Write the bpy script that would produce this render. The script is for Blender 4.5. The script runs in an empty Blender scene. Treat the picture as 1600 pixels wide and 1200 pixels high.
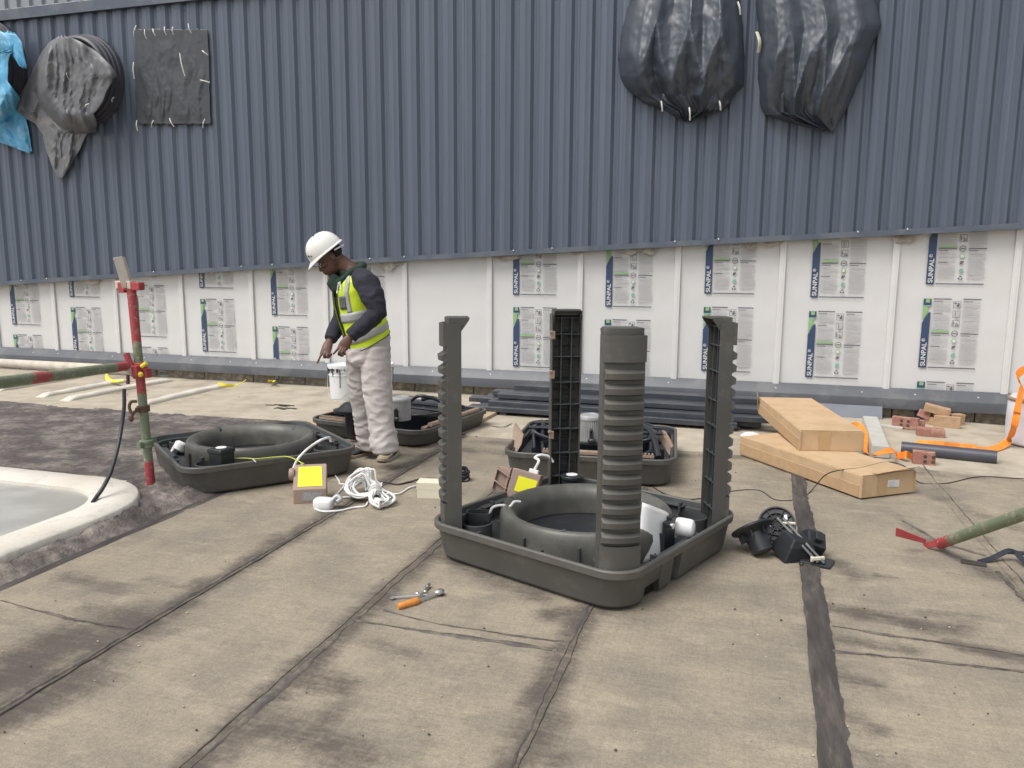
import bpy, bmesh, math, random
from mathutils import Vector, Matrix, noise
import numpy as np
random.seed(7)
PI = math.pi
SC = bpy.context.scene
COL = SC.collection

# ------------------------------------------------------------------ camera
# X runs along the clad wall, Y=0 is the face of the panel wall (camera at -Y), Z up
WY = math.radians(16.63); PITCH = math.radians(8.66); ROLL = math.radians(0.35)
FPX = 1226.6
CAM = Vector((2.547, -8.528, 1.5))
_r = Vector((math.cos(WY), math.sin(WY), 0))
_f = Vector((-math.sin(WY)*math.cos(PITCH), math.cos(WY)*math.cos(PITCH), -math.sin(PITCH)))
_u = Vector((-math.sin(WY)*math.sin(PITCH), math.cos(WY)*math.sin(PITCH), math.cos(PITCH)))
RR = _r*math.cos(ROLL) + _u*math.sin(ROLL)
UU = -_r*math.sin(ROLL) + _u*math.cos(ROLL)
FF = _f
cd = bpy.data.cameras.new('camera'); cam = bpy.data.objects.new('camera', cd); COL.objects.link(cam)
M = Matrix((RR, UU, -FF)).transposed().to_4x4(); M.translation = CAM
cam.matrix_world = M
cd.sensor_width = 36; cd.lens = FPX/1600*36; cd.clip_end = 500; cd.clip_start = 0.05
SC.camera = cam

# ------------------------------------------------------------------ sky, sun, exposure
SUN_EL, SUN_AZ = math.radians(60), math.radians(218)      # azimuth clockwise from +Y
world = bpy.data.worlds.new('World'); SC.world = world; world.use_nodes = True
nt = world.node_tree; nt.nodes.clear()
sky = nt.nodes.new('ShaderNodeTexSky'); sky.sky_type = 'NISHITA'; sky.sun_disc = False
sky.sun_elevation = SUN_EL; sky.sun_rotation = SUN_AZ; sky.dust_density = 4; sky.air_density = 1
hs = nt.nodes.new('ShaderNodeHueSaturation'); hs.inputs['Saturation'].default_value = 0.30
bg = nt.nodes.new('ShaderNodeBackground'); bg.inputs['Strength'].default_value = 0.15
wo = nt.nodes.new('ShaderNodeOutputWorld')
nt.links.new(sky.outputs[0], hs.inputs['Color']); nt.links.new(hs.outputs[0], bg.inputs['Color']); nt.links.new(bg.outputs[0], wo.inputs['Surface'])
sl = bpy.data.lights.new('sun', 'SUN'); sl.energy = 1.5; sl.angle = math.radians(35); sl.color = (1.0, 0.965, 0.91)
sun = bpy.data.objects.new('sun', sl); COL.objects.link(sun)
sd = Vector((math.sin(SUN_AZ)*math.cos(SUN_EL), math.cos(SUN_AZ)*math.cos(SUN_EL), math.sin(SUN_EL)))
sun.rotation_euler = sd.to_track_quat('Z', 'Y').to_euler(); sun.location = sd*20
SC.view_settings.view_transform = 'Standard'; SC.view_settings.look = 'None'
SC.view_settings.exposure = 0.35; SC.view_settings.gamma = 1; SC.view_settings.use_curve_mapping = False

# ------------------------------------------------------------------ measuring helpers
def ray(px, py):
    return FF*FPX + RR*(px-800) - UU*(py-600)
def g(px, py, z=0.0):                       # point of the horizontal plane z
    d = ray(px, py); return CAM + d*((z-CAM.z)/d.z)
FH = Vector((-math.sin(WY), math.cos(WY), 0))
def at(px, py, dist):                       # point at a horizontal depth from the camera
    d = ray(px, py); return CAM + d*(dist/d.dot(FH))
def wl(px, py, off=0.0):                    # point on a plane 'off' in front of the wall
    d = ray(px, py); return CAM + d*((-off-CAM.y)/d.y)
def C2(x, y, z=0): return RH*x + FH*y + Vector((0, 0, z))
RH = Vector((math.cos(WY), math.sin(WY), 0))
def nz(p, s=1.0, o=0.0): return noise.noise(Vector((p[0]*s+o, p[1]*s+o*.7, (p[2] if len(p) > 2 else 0)*s-o*.3)))

# ------------------------------------------------------------------ materials
def mat(name, col, rough=.6, metal=0., var=.14, scale=6., bump=0., bscale=60., col2=None, mixscale=3., mixpos=(.45, .6), stretch=None, spec=.5, rvar=.0, coat=0., trans=0., detail=4., objrand=0., tone3=None):
    m = bpy.data.materials.new(name); m.use_nodes = True
    n = m.node_tree; n.nodes.clear(); L = n.links.new
    out = n.nodes.new('ShaderNodeOutputMaterial'); b = n.nodes.new('ShaderNodeBsdfPrincipled')
    L(b.outputs[0], out.inputs['Surface'])
    tc = n.nodes.new('ShaderNodeTexCoord'); src = tc.outputs['Object']
    if stretch:
        mp = n.nodes.new('ShaderNodeMapping'); mp.inputs['Scale'].default_value = stretch; L(src, mp.inputs['Vector']); src = mp.outputs[0]
    t = n.nodes.new('ShaderNodeTexNoise'); t.inputs['Scale'].default_value = scale; t.inputs['Detail'].default_value = detail; L(src, t.inputs['Vector'])
    rp = n.nodes.new('ShaderNodeMapRange'); rp.inputs['From Min'].default_value = .28; rp.inputs['From Max'].default_value = .72
    rp.inputs['To Min'].default_value = 1-var; rp.inputs['To Max'].default_value = 1+var; L(t.outputs['Fac'], rp.inputs['Value'])
    rpo = rp.outputs[0]
    if objrand:
        oi = n.nodes.new('ShaderNodeObjectInfo'); r9 = n.nodes.new('ShaderNodeMapRange'); r9.inputs['To Min'].default_value = 1-objrand; r9.inputs['To Max'].default_value = 1+objrand
        L(oi.outputs['Random'], r9.inputs['Value']); m9 = n.nodes.new('ShaderNodeMath'); m9.operation = 'MULTIPLY'; L(r9.outputs[0], m9.inputs[0]); L(rpo, m9.inputs[1]); rpo = m9.outputs[0]
    mu = n.nodes.new('ShaderNodeMix'); mu.data_type = 'RGBA'; mu.blend_type = 'MULTIPLY'; mu.inputs['Factor'].default_value = 1
    cmb = n.nodes.new('ShaderNodeCombineColor')
    for k in range(3): L(rpo, cmb.inputs[k])
    mu.inputs['A'].default_value = (*col, 1)
    if col2:
        t2 = n.nodes.new('ShaderNodeTexNoise'); t2.inputs['Scale'].default_value = mixscale; t2.inputs['Detail'].default_value = 6; t2.inputs['Roughness'].default_value = .62
        L(src, t2.inputs['Vector'])
        r2 = n.nodes.new('ShaderNodeMapRange'); r2.interpolation_type = 'SMOOTHSTEP'
        r2.inputs['From Min'].default_value = mixpos[0]; r2.inputs['From Max'].default_value = mixpos[1]; L(t2.outputs['Fac'], r2.inputs['Value'])
        mx = n.nodes.new('ShaderNodeMix'); mx.data_type = 'RGBA'; mx.inputs['A'].default_value = (*col, 1); mx.inputs['B'].default_value = (*col2, 1)
        L(r2.outputs[0], mx.inputs['Factor']); L(mx.outputs['Result'], mu.inputs['A'])
    if tone3:                                # fine scuffs and dust marks
        c3_, s3, a3, b3, f3 = tone3; t5 = n.nodes.new('ShaderNodeTexNoise'); t5.inputs['Scale'].default_value = s3; t5.inputs['Detail'].default_value = 8; t5.inputs['Roughness'].default_value = .72; L(src, t5.inputs['Vector'])
        r5 = n.nodes.new('ShaderNodeMapRange'); r5.inputs['From Min'].default_value = a3; r5.inputs['From Max'].default_value = b3; r5.inputs['To Max'].default_value = f3; L(t5.outputs['Fac'], r5.inputs['Value'])
        x5 = n.nodes.new('ShaderNodeMix'); x5.data_type = 'RGBA'; L(r5.outputs[0], x5.inputs['Factor']); x5.inputs['B'].default_value = (*c3_, 1)
        if mu.inputs['A'].is_linked: L(mu.inputs['A'].links[0].from_socket, x5.inputs['A'])
        else: x5.inputs['A'].default_value = (*col, 1)
        L(x5.outputs['Result'], mu.inputs['A'])
    L(cmb.outputs[0], mu.inputs['B']); L(mu.outputs['Result'], b.inputs['Base Color'])
    b.inputs['Roughness'].default_value = rough; b.inputs['Metallic'].default_value = metal
    b.inputs['Specular IOR Level'].default_value = spec
    if rvar:
        r3 = n.nodes.new('ShaderNodeMapRange'); r3.inputs['To Min'].default_value = rough-rvar; r3.inputs['To Max'].default_value = rough+rvar
        L(t.outputs['Fac'], r3.inputs['Value']); L(r3.outputs[0], b.inputs['Roughness'])
    if coat: b.inputs['Coat Weight'].default_value = coat; b.inputs['Coat Roughness'].default_value = .15
    if trans: b.inputs['Transmission Weight'].default_value = trans
    if bump:
        t4 = n.nodes.new('ShaderNodeTexNoise'); t4.inputs['Scale'].default_value = bscale; t4.inputs['Detail'].default_value = 5; L(src, t4.inputs['Vector'])
        bp = n.nodes.new('ShaderNodeBump'); bp.inputs['Strength'].default_value = bump; bp.inputs['Distance'].default_value = .01
        L(t4.outputs['Fac'], bp.inputs['Height']); L(bp.outputs[0], b.inputs['Normal'])
    return m

MT = {}
MT['clad'] = mat('clad_metal', (.090, .110, .148), .40, var=.085, scale=3, stretch=(14, 14, .35), spec=.5, rvar=.06, bump=.02, bscale=4, objrand=.05, tone3=((.21, .225, .25), 2.2, .56, .85, .45))
MT['trim'] = mat('trim_metal', (.085, .105, .138), .45, var=.08, scale=5, col2=(.12, .135, .16), mixscale=4)
MT['upper'] = mat('upper_metal', (.25, .27, .29), .5, var=.08)
MT['sill'] = mat('sill_metal', (.085, .092, .105), .45, var=.08, scale=4, col2=(.12, .122, .13), mixscale=3, mixpos=(.5, .62), bump=.02, bscale=8)
MT['panel'] = mat('panel_film', (.645, .642, .632), .40, var=.03, scale=2.5, col2=(.615, .607, .592), mixscale=1.5, mixpos=(.45, .7), bump=.09, bscale=5)
MT['bar'] = mat('joint_bar', (.665, .657, .645), .4, var=.04)
MT['film'] = mat('loose_film', (.52, .48, .42), .4, var=.15, scale=20, col2=(.36, .32, .27), mixscale=12)
MT['navy'] = mat('print_navy', (.035, .065, .135), .5, var=.05)
MT['green'] = mat('print_green', (.26, .46, .20), .5, var=.05)
MT['teal'] = mat('print_teal', (.22, .42, .33), .5, var=.05)
MT['pgrey'] = mat('print_grey', (.49, .485, .49), .5, var=.03)
MT['pdark'] = mat('print_dark', (.13, .13, .15), .5, var=.03)
MT['pwhite'] = mat('print_white', (.66, .66, .65), .5, var=.02)
MT['block'] = mat('block_concrete', (.24, .21, .165), .9, var=.3, scale=14, bump=.6, bscale=50, col2=(.38, .34, .27), mixscale=7, mixpos=(.45, .65))
MT['mortar'] = mat('mortar_dark', (.07, .065, .055), .95, var=.3, scale=12)
MT['conc'] = mat('concrete_pale', (.42, .37, .29), .9, var=.14, scale=5, bump=.35, bscale=45, col2=(.33, .285, .22), mixscale=2.2, mixpos=(.46, .66))
MT['bitumen'] = mat('bitumen', (.088, .076, .073), .85, var=.35, scale=22, bump=.8, bscale=70, col2=(.26, .225, .195), mixscale=3.2, mixpos=(.40, .72), spec=.35)
MT['plaster'] = mat('plaster_white', (.62, .585, .515), .8, var=.08, scale=6, bump=.3, bscale=30, col2=(.54, .49, .41), mixscale=3, mixpos=(.48, .72), tone3=((.26, .22, .18), 7, .55, .76, .7))
MT['dome'] = mat('dome_sheet', (.36, .35, .32), .32, var=.1, scale=3, col2=(.42, .41, .38), mixscale=1.6)
MT['plastic'] = mat('plastic_charcoal', (.084, .081, .074), .5, var=.10, scale=2.5, bump=.03, bscale=300, spec=.45, rvar=.1, tone3=((.20, .19, .165), 5, .53, .80, .55))
MT['rim'] = mat('plastic_scuffed', (.105, .100, .090), .5, var=.12, scale=14, col2=(.16, .155, .14), mixscale=22, mixpos=(.62, .74), spec=.45)
MT['inner'] = mat('plastic_inner', (.060, .066, .068), .45, var=.08, scale=3, spec=.4, tone3=((.17, .165, .15), 6, .54, .8, .5))
MT['ring'] = mat('plastic_ring', (.084, .083, .073), .42, var=.12, scale=4, spec=.5, rvar=.08, tone3=((.22, .21, .175), 3.5, .47, .78, .6))
MT['black'] = mat('plastic_black', (.022, .024, .028), .38, var=.1, scale=5, spec=.5, tone3=((.10, .095, .085), 7, .55, .8, .5))
MT['hose'] = mat('rubber_hose', (.022, .025, .03), .4, var=.1)
MT['motor'] = mat('motor_grey', (.42, .42, .42), .45, metal=.35, var=.1, scale=20)
MT['tan'] = mat('tan_plastic', (.32, .235, .175), .6, var=.1, scale=12)
MT['cbox'] = mat('control_brown', (.33, .235, .19), .55, var=.05, scale=8)
MT['yellow'] = mat('sticker_yellow', (.84, .80, .02), .45, var=.02)
MT['gtag'] = mat('tag_grey', (.30, .30, .30), .4, var=.25, scale=60)
MT['white'] = mat('white_plastic', (.78, .78, .77), .4, var=.03)
MT['wcable'] = mat('cable_white', (.76, .755, .73), .4, var=.05)
MT['cream'] = mat('cream_card', (.68, .65, .50), .6, var=.04)
MT['gyel'] = mat('earth_wire', (.55, .60, .08), .5, var=.1)
MT['card'] = mat('cardboard', (.52, .365, .22), .8, var=.05, scale=4, col2=(.48, .33, .19), mixscale=6, bump=.06, bscale=90)
MT['cardf'] = mat('cardboard_edge', (.46, .31, .175), .8, var=.08, scale=20)
MT['tape'] = mat('parcel_tape', (.47, .32, .17), .35, var=.04)
MT['profile'] = mat('profile_metal', (.040, .046, .058), .42, var=.12, scale=4, tone3=((.13, .125, .12), 5, .5, .8, .5))
MT['orange'] = mat('orange_web', (.86, .27, .03), .6, var=.08, scale=20, bump=.1, bscale=200)
MT['brick'] = mat('red_brick', (.33, .155, .12), .9, var=.15, scale=25, bump=.5, bscale=80, col2=(.38, .25, .18), mixscale=14, mixpos=(.5, .65))
MT['buff'] = mat('buff_brick', (.42, .28, .17), .9, var=.12, scale=22, bump=.5, bscale=80, col2=(.34, .2, .13), mixscale=14, mixpos=(.55, .7))
MT['lintel'] = mat('lintel_concrete', (.46, .45, .41), .85, var=.08, scale=10, bump=.2, bscale=60)
MT['pvc'] = mat('pipe_grey', (.062, .062, .078), .38, var=.06)
MT['sheetgrey'] = mat('sheet_bluegrey', (.19, .205, .24), .5, var=.08)
MT['timber'] = mat('timber', (.42, .33, .22), .8, var=.15, scale=6, stretch=(30, 2, 30), bump=.2)
MT['sack'] = mat('white_sack', (.62, .60, .63), .6, var=.05, scale=8, bump=.2, bscale=12)
MT['pole'] = mat('pole_green', (.17, .22, .14), .6, var=.2, scale=20, col2=(.35, .30, .24), mixscale=14, mixpos=(.56, .72))
MT['pred'] = mat('pole_red', (.38, .055, .06), .6, var=.2, scale=18, col2=(.26, .14, .11), mixscale=16, mixpos=(.58, .7))
MT['pcream'] = mat('pole_cream', (.52, .47, .39), .7, var=.15, scale=14)
MT['rust'] = mat('rust', (.12, .065, .045), .8, metal=.2, var=.3, scale=40, bump=.5)
MT['steel'] = mat('chrome', (.60, .60, .59), .28, metal=.9, var=.1, scale=30)
MT['orh'] = mat('orange_handle', (.66, .25, .05), .4, var=.1, scale=40)
MT['yplast'] = mat('yellow_plastic', (.76, .64, .04), .5, var=.06)
MT['bucket'] = mat('bucket_white', (.72, .73, .74), .35, var=.05, col2=(.5, .5, .5), mixscale=9, mixpos=(.64, .72))
MT['drip'] = mat('bitumen_drip', (.03, .033, .04), .3, var=.2)
MT['bagblack'] = mat('bag_black', (.052, .062, .080), .42, var=.15, scale=6, bump=.08, bscale=26, spec=.55, rvar=.06)
MT['bagdull'] = mat('bag_dull', (.055, .060, .068), .42, var=.15, scale=6, bump=.2, bscale=14, spec=.5)
MT['baggrey'] = mat('bag_dusty', (.140, .143, .152), .40, var=.2, scale=5, bump=.15, bscale=12, col2=(.22, .208, .205), mixscale=3.5, mixpos=(.5, .7), spec=.5)
MT['bagblue'] = mat('bag_blue', (.10, .36, .58), .4, var=.2, scale=6, bump=.3, bscale=12, col2=(.25, .50, .66), mixscale=5, mixpos=(.5, .7))
MT['skin'] = mat('skin_dark', (.115, .055, .037), .5, var=.12, scale=20, bump=.03, bscale=120)
MT['hair'] = mat('hair_black', (.008, .007, .006), .8)
MT['eye'] = mat('eye', (.35, .33, .30), .25)
MT['hoodie'] = mat('hoodie_navy', (.022, .022, .033), .9, var=.15, scale=20, bump=.25, bscale=30)
MT['hood'] = mat('hood_green', (.015, .038, .026), .9, var=.15, scale=20, bump=.2, bscale=40)
MT['vest'] = mat('vest_yellow', (.66, .84, .03), .6, var=.06, scale=9, bump=.15, bscale=18, tone3=((.40, .46, .07), 9, .52, .8, .6))
MT['refl'] = mat('reflective_grey', (.42, .42, .41), .4, var=.06, scale=30)
MT['zip'] = mat('vest_piping', (.025, .025, .03), .6)
MT['pocket'] = mat('pocket_grey', (.13, .14, .13), .35, var=.4, scale=40)
MT['trouser'] = mat('trouser_cream', (.53, .485, .46), .85, var=.06, scale=5, bump=.2, bscale=22, tone3=((.33, .28, .24), 5, .52, .8, .6))
MT['shoe'] = mat('shoe_beige', (.42, .36, .27), .8, var=.12, scale=30, bump=.2, bscale=70)
MT['shoed'] = mat('shoe_navy', (.045, .048, .06), .8, var=.2, scale=30)
MT['helmet'] = mat('helmet_white', (.74, .73, .69), .35, var=.03, scale=9, tone3=((.45, .42, .36), 11, .56, .78, .6))
MT['grime'] = mat('helmet_mark', (.12, .11, .10), .5)
MT['wire'] = mat('thin_wire', (.05, .042, .036), .5)
MT['shiny'] = mat('shiny_black', (.02, .024, .032), .15, var=.1, spec=.7)
MT['tie'] = mat('tie_white', (.70, .69, .62), .5)
MT['copper'] = mat('clip_tan', (.38, .27, .20), .4, metal=.3)
MT['debris'] = mat('debris', (.45, .40, .31), .9, var=.3, scale=30)
MT['screw'] = mat('screw_zinc', (.62, .63, .65), .3, metal=.6)

# ------------------------------------------------------------------ mesh builder
def basis(d):
    d = Vector(d).normalized(); a = Vector((0, 0, 1)) if abs(d.z) < .92 else Vector((1, 0, 0))
    x = a.cross(d).normalized(); y = d.cross(x).normalized(); return x, y, d
class MB:
    def __init__(s): s.v = []; s.f = []; s.mi = []; s.cm = 0; s.M = None
    def m(s, i): s.cm = i; return s
    def xf(s, Mx): s.M = Mx; return s
    def addv(s, pts):
        o = len(s.v)
        for p in pts:
            p = Vector(p); s.v.append(tuple(s.M @ p) if s.M is not None else tuple(p))
        return o
    def face(s, idx): s.f.append(tuple(idx)); s.mi.append(s.cm)
    def poly(s, pts): o = s.addv(pts); s.face(range(o, o+len(pts))); return s
    def box(s, c, d, R=None):
        c = Vector(c); h = Vector(d)*.5; P = []
        for z in (-1, 1):
            for y in (-1, 1):
                for x in (-1, 1):
                    q = Vector((x*h.x, y*h.y, z*h.z)); P.append(c + (R @ q if R is not None else q))
        o = s.addv(P)
        for q in ((0, 2, 3, 1), (4, 5, 7, 6), (0, 1, 5, 4), (2, 6, 7, 3), (0, 4, 6, 2), (1, 3, 7, 5)): s.face([o+i for i in q])
        return s
    def loft(s, rings, cap0=True, cap1=True, closed=True):
        n = len(rings[0]); o = s.addv([p for r in rings for p in r])
        for i in range(len(rings)-1):
            for j in range(n if closed else n-1):
                k = (j+1) % n
                s.face((o+i*n+j, o+i*n+k, o+(i+1)*n+k, o+(i+1)*n+j))
        if closed and cap0: s.face([o+j for j in reversed(range(n))])
        if closed and cap1: s.face([o+(len(rings)-1)*n+j for j in range(n)])
        return s
    def tube(s, pts, r, seg=8, closed=False, caps=True, flat=None):
        pts = [Vector(p) for p in pts]; n = len(pts)
        rs = r if isinstance(r, (list, tuple)) else [r]*n
        rings = []; px = None
        for i, p in enumerate(pts):
            if closed: d = pts[(i+1) % n]-pts[i-1]
            else: d = pts[min(i+1, n-1)]-pts[max(i-1, 0)]
            if d.length < 1e-9: d = Vector((0, 0, 1))
            d.normalize()
            if px is None: x, y, _ = basis(d)
            else:
                x = (px-d*px.dot(d));
                x = x.normalized() if x.length > 1e-6 else basis(d)[0]
                y = d.cross(x)
            px = x; fx = flat if flat else 1
            rings.append([p + x*(math.cos(a)*rs[i]) + y*(math.sin(a)*rs[i]*fx) for a in [2*PI*j/seg for j in range(seg)]])
        if closed: rings.append(rings[0]); caps = False
        return s.loft(rings, caps, caps)
    def lathe(s, prof, seg=32, c=(0, 0, 0), cap=True):
        c = Vector(c)
        rings = [[c+Vector((r*math.cos(2*PI*j/seg), r*math.sin(2*PI*j/seg), z)) for j in range(seg)] for r, z in prof]
        return s.loft(rings, cap, cap)
    def prism(s, poly, z0, z1):
        return s.loft([[(x, y, z0) for x, y in poly], [(x, y, z1) for x, y in poly]])
    def ell(s, c, rad, ax=None, seg=16, n=10):
        c = Vector(c); ax = ax or (Vector((1, 0, 0)), Vector((0, 1, 0)), Vector((0, 0, 1))); rings = []
        for i in range(n+1):
            t = -PI/2+PI*(i if 0 < i < n else (.06 if i == 0 else n-.06))/n
            rings.append([c+ax[0]*(rad[0]*math.cos(t)*math.cos(2*PI*j/seg))+ax[1]*(rad[1]*math.cos(t)*math.sin(2*PI*j/seg))+ax[2]*(rad[2]*math.sin(t)) for j in range(seg)])
        return s.loft(rings)
    def grid(s, nu, nv, fn):
        o = s.addv([fn(i/(nu-1), j/(nv-1)) for j in range(nv) for i in range(nu)])
        for j in range(nv-1):
            for i in range(nu-1): s.face((o+j*nu+i, o+j*nu+i+1, o+(j+1)*nu+i+1, o+(j+1)*nu+i))
        return s
    def mesh(s, name, mats, smooth=40, recalc=True):
        me = bpy.data.meshes.new(name); me.from_pydata(s.v, [], s.f)
        mats = mats if isinstance(mats, (list, tuple)) else [mats]
        for q in mats: me.materials.append(MT[q] if isinstance(q, str) else q)
        me.polygons.foreach_set('material_index', s.mi)
        if recalc:
            bm = bmesh.new(); bm.from_mesh(me); bmesh.ops.recalc_face_normals(bm, faces=bm.faces); bm.to_mesh(me); bm.free()
        if smooth:
            me.polygons.foreach_set('use_smooth', [True]*len(me.polygons))
            if smooth < 180: me.set_sharp_from_angle(angle=math.radians(smooth))
        me.update(); return me
    def build(s, name, mats, parent=None, smooth=40, bevel=0, seg=2, recalc=True, solid=0):
        return link(name, s.mesh(name, mats, smooth, recalc), parent, bevel, seg, solid)
def link(name, me, parent=None, bevel=0, seg=2, solid=0):
    o = bpy.data.objects.new(name, me); COL.objects.link(o)
    if parent is not None: o.parent = parent
    if solid:
        q = o.modifiers.new('solid', 'SOLIDIFY'); q.thickness = solid; q.offset = 0
    if bevel:
        q = o.modifiers.new('bevel', 'BEVEL'); q.width = bevel; q.segments = seg; q.limit_method = 'ANGLE'; q.angle_limit = math.radians(35)
        q.harden_normals = False
    return o
def tag(o, label=None, cat=None, group=None, kind=None):
    if label: o['label'] = label
    if cat: o['category'] = cat
    if group: o['group'] = group
    if kind: o['kind'] = kind
    return o
def thing(name, label, cat, loc=(0, 0, 0), rz=0, group=None):
    o = bpy.data.objects.new(name, None); COL.objects.link(o); o.empty_display_size = .1
    o.location = loc; o.rotation_euler = (0, 0, rz); return tag(o, label, cat, group)
def Rz(a): return Matrix.Rotation(a, 3, 'Z')
def T4(loc, rx=0, ry=0, rz=0):
    from mathutils import Euler
    return Matrix.Translation(Vector(loc)) @ Euler((rx, ry, rz)).to_matrix().to_4x4()
def bez(pts, n=8):                          # Catmull-Rom through points
    P = [Vector(p) for p in pts]; P = [P[0]*2-P[1]]+P+[P[-1]*2-P[-2]]; out = []
    for i in range(1, len(P)-2):
        for k in range(n):
            t = k/n; a, b, c, d = P[i-1:i+3]
            out.append(.5*((2*b)+(c-a)*t+(2*a-5*b+4*c-d)*t*t+(3*b-3*c+d-a)*t**3))
    out.append(P[-2]); return out
def fuse(mb, name, mats, voxel, smooth=2, fac=.5):
    me = mb.mesh('tmp', mats, 0); o = bpy.data.objects.new('tmp', me); COL.objects.link(o)
    r = o.modifiers.new('r', 'REMESH'); r.mode = 'VOXEL'; r.voxel_size = voxel
    if smooth:
        k = o.modifiers.new('s', 'SMOOTH'); k.iterations = smooth; k.factor = fac
    dg = bpy.context.evaluated_depsgraph_get(); dg.update()
    nm = bpy.data.meshes.new_from_object(o.evaluated_get(dg)); nm.name = name
    bpy.data.objects.remove(o); bpy.data.meshes.remove(me)
    nm.polygons.foreach_set('use_smooth', [True]*len(nm.polygons))
    return nm
# ================================================================== SETTING: flat roof
deck = tag(MB().box((0, -6, -.16), (44, 26, .28)).build('roof_deck', 'conc', smooth=0), kind='structure')

# pale screed strip along the wall
def strip_pt(a, b):
    x = -9+a*18; y = -2.12-.05*math.sin(x*1.3)-.06*nz((x, 3), 1.7)-.05*(x > 3.2)*(x-3.2)*3+b*2.30
    return (x, y, .002+.004*nz((x, y), 2.5)+.006*(1 if b > 0 else 0)*(1-b))
tag(MB().grid(240, 24, strip_pt).build('concrete_strip', 'conc'), kind='structure')

# dark bitumen coat round the rooflight
def rough_pt(a, b):
    x = -9+a*8.4; y = -8.6+b*6.5
    h = .004+.006*nz((x, y), 6)+.004*nz((x, y), 19)
    d = max(abs(x+2.05)-1.22, abs(y+5.68)-1.24)
    h += max(0, .075-.30*max(0, d))*(.75+.5*nz((x, y), 9)+.35*nz((x, y), 24))
    e = min(1, max(0, (-.70-x)/.10)); h = h*e+.001*(1-e)
    return (x, y, max(h, -.01) if d > -.25 else -.02)
tag(MB().grid(340, 260, rough_pt).build('bitumen_coat', 'bitumen', smooth=60), kind='structure')

# torched-on membrane sheets (1 m rolls, lapped) with dark bitumen bleeding at the laps
def gmat(name):
    m = bpy.data.materials.new(name); m.use_nodes = True; n = m.node_tree; n.nodes.clear(); L = n.links.new
    def N(t, **k):
        q = n.nodes.new(t)
        for a_, v_ in k.items(): setattr(q, a_, v_)
        return q
    out = N('ShaderNodeOutputMaterial'); b = N('ShaderNodeBsdfPrincipled'); L(b.outputs[0], out.inputs[0])
    tc = N('ShaderNodeTexCoord')
    def noi(scale, st=None, det=5, rough=.55):
        t = N('ShaderNodeTexNoise'); t.inputs['Scale'].default_value = scale; t.inputs['Detail'].default_value = det; t.inputs['Roughness'].default_value = rough
        if st:
            mp = N('ShaderNodeMapping'); mp.inputs['Scale'].default_value = st; L(tc.outputs['Object'], mp.inputs[0]); L(mp.outputs[0], t.inputs['Vector'])
        else: L(tc.outputs['Object'], t.inputs['Vector'])
        return t.outputs['Fac']
    def rng(x, a0, a1, b0, b1, sm=False):
        r = N('ShaderNodeMapRange')
        if sm: r.interpolation_type = 'SMOOTHSTEP'
        for k, v in zip(('From Min', 'From Max', 'To Min', 'To Max'), (a0, a1, b0, b1)): r.inputs[k].default_value = v
        L(x, r.inputs['Value']); return r.outputs[0]
    def mth(op, x, y):
        q = N('ShaderNodeMath', operation=op)
        for k, v in ((0, x), (1, y)):
            if isinstance(v, (int, float)): q.inputs[k].default_value = v
            else: L(v, q.inputs[k])
        return q.outputs[0]
    def mix(fac, A, B, bt='MIX'):
        q = N('ShaderNodeMix', data_type='RGBA', blend_type=bt)
        for k, v in (('Factor', fac), ('A', A), ('B', B)):
            if isinstance(v, tuple): q.inputs[k].default_value = (*v, 1)
            elif isinstance(v, (int, float)): q.inputs[k].default_value = v
            else: L(v, q.inputs[k])
        return q.outputs['Result']
    c = mix(rng(noi(2.3, None, 9, .68), .36, .66, 0, 1, True), (.308, .264, .199), (.225, .197, .156))
    c = mix(rng(noi(3.4, (1, 2.2, 1), 6), .52, .72, 0, .65, True), c, (.36, .312, .232))
    ww = rng(noi(1, (3, 75, 1), 4), .3, .7, .93, 1.07)                      # rolled-on streaks across the sheet
    w2 = rng(noi(1, (110, 5, 1), 3), .3, .7, .95, 1.05)
    sp = rng(noi(190, None, 3, .7), .3, .7, .80, 1.20)
    sp2 = rng(noi(45, None, 4, .7), .3, .7, .88, 1.12)
    k = mth('MULTIPLY', mth('MULTIPLY', ww, w2), mth('MULTIPLY', sp, sp2))
    cm = N('ShaderNodeCombineColor')
    for i in range(3): L(k, cm.inputs[i])
    c = mix(1.0, c, cm.outputs[0], 'MULTIPLY')
    at_ = N('ShaderNodeAttribute', attribute_name='stain'); st = at_.outputs['Fac']
    br = mth('ADD', mth('MULTIPLY', mth('SUBTRACT', noi(6, None, 7, .66), .5), 1.25), mth('MULTIPLY', mth('SUBTRACT', noi(60, (1, 1, 1), 4, .7), .5), .7))
    streak = mth('MULTIPLY', mth('SUBTRACT', noi(1, (5, 40, 1), 4), .5), .6)
    eff = mth('ADD', mth('ADD', st, streak), br)
    fac = mth('MULTIPLY', rng(eff, .12, 1.05, 0, .90, True), rng(st, .0, .35, 0, 1))
    c = mix(fac, c, (.080, .068, .060))
    at2 = N('ShaderNodeAttribute', attribute_name='tar'); t2 = mth('ADD', at2.outputs['Fac'], mth('MULTIPLY', mth('SUBTRACT', noi(22, None, 6, .72), .5), 1.1))
    c = mix(rng(t2, .42, .72, 0, .85, True), c, (.062, .052, .048))
    L(c, b.inputs['Base Color']); b.inputs['Roughness'].default_value = .86; b.inputs['Specular IOR Level'].default_value = .3
    bp = N('ShaderNodeBump'); bp.inputs['Strength'].default_value = .35; bp.inputs['Distance'].default_value = .006
    L(mth('ADD', noi(240, None, 3), mth('MULTIPLY', noi(28, None, 4), .8)), bp.inputs['Height']); L(bp.outputs[0], b.inputs['Normal'])
    return m
MT['membrane'] = gmat('membrane')
SEAM = [-.71, .19, 1.02, 1.93, 2.915, 3.88, 4.82, 5.75]
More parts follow.
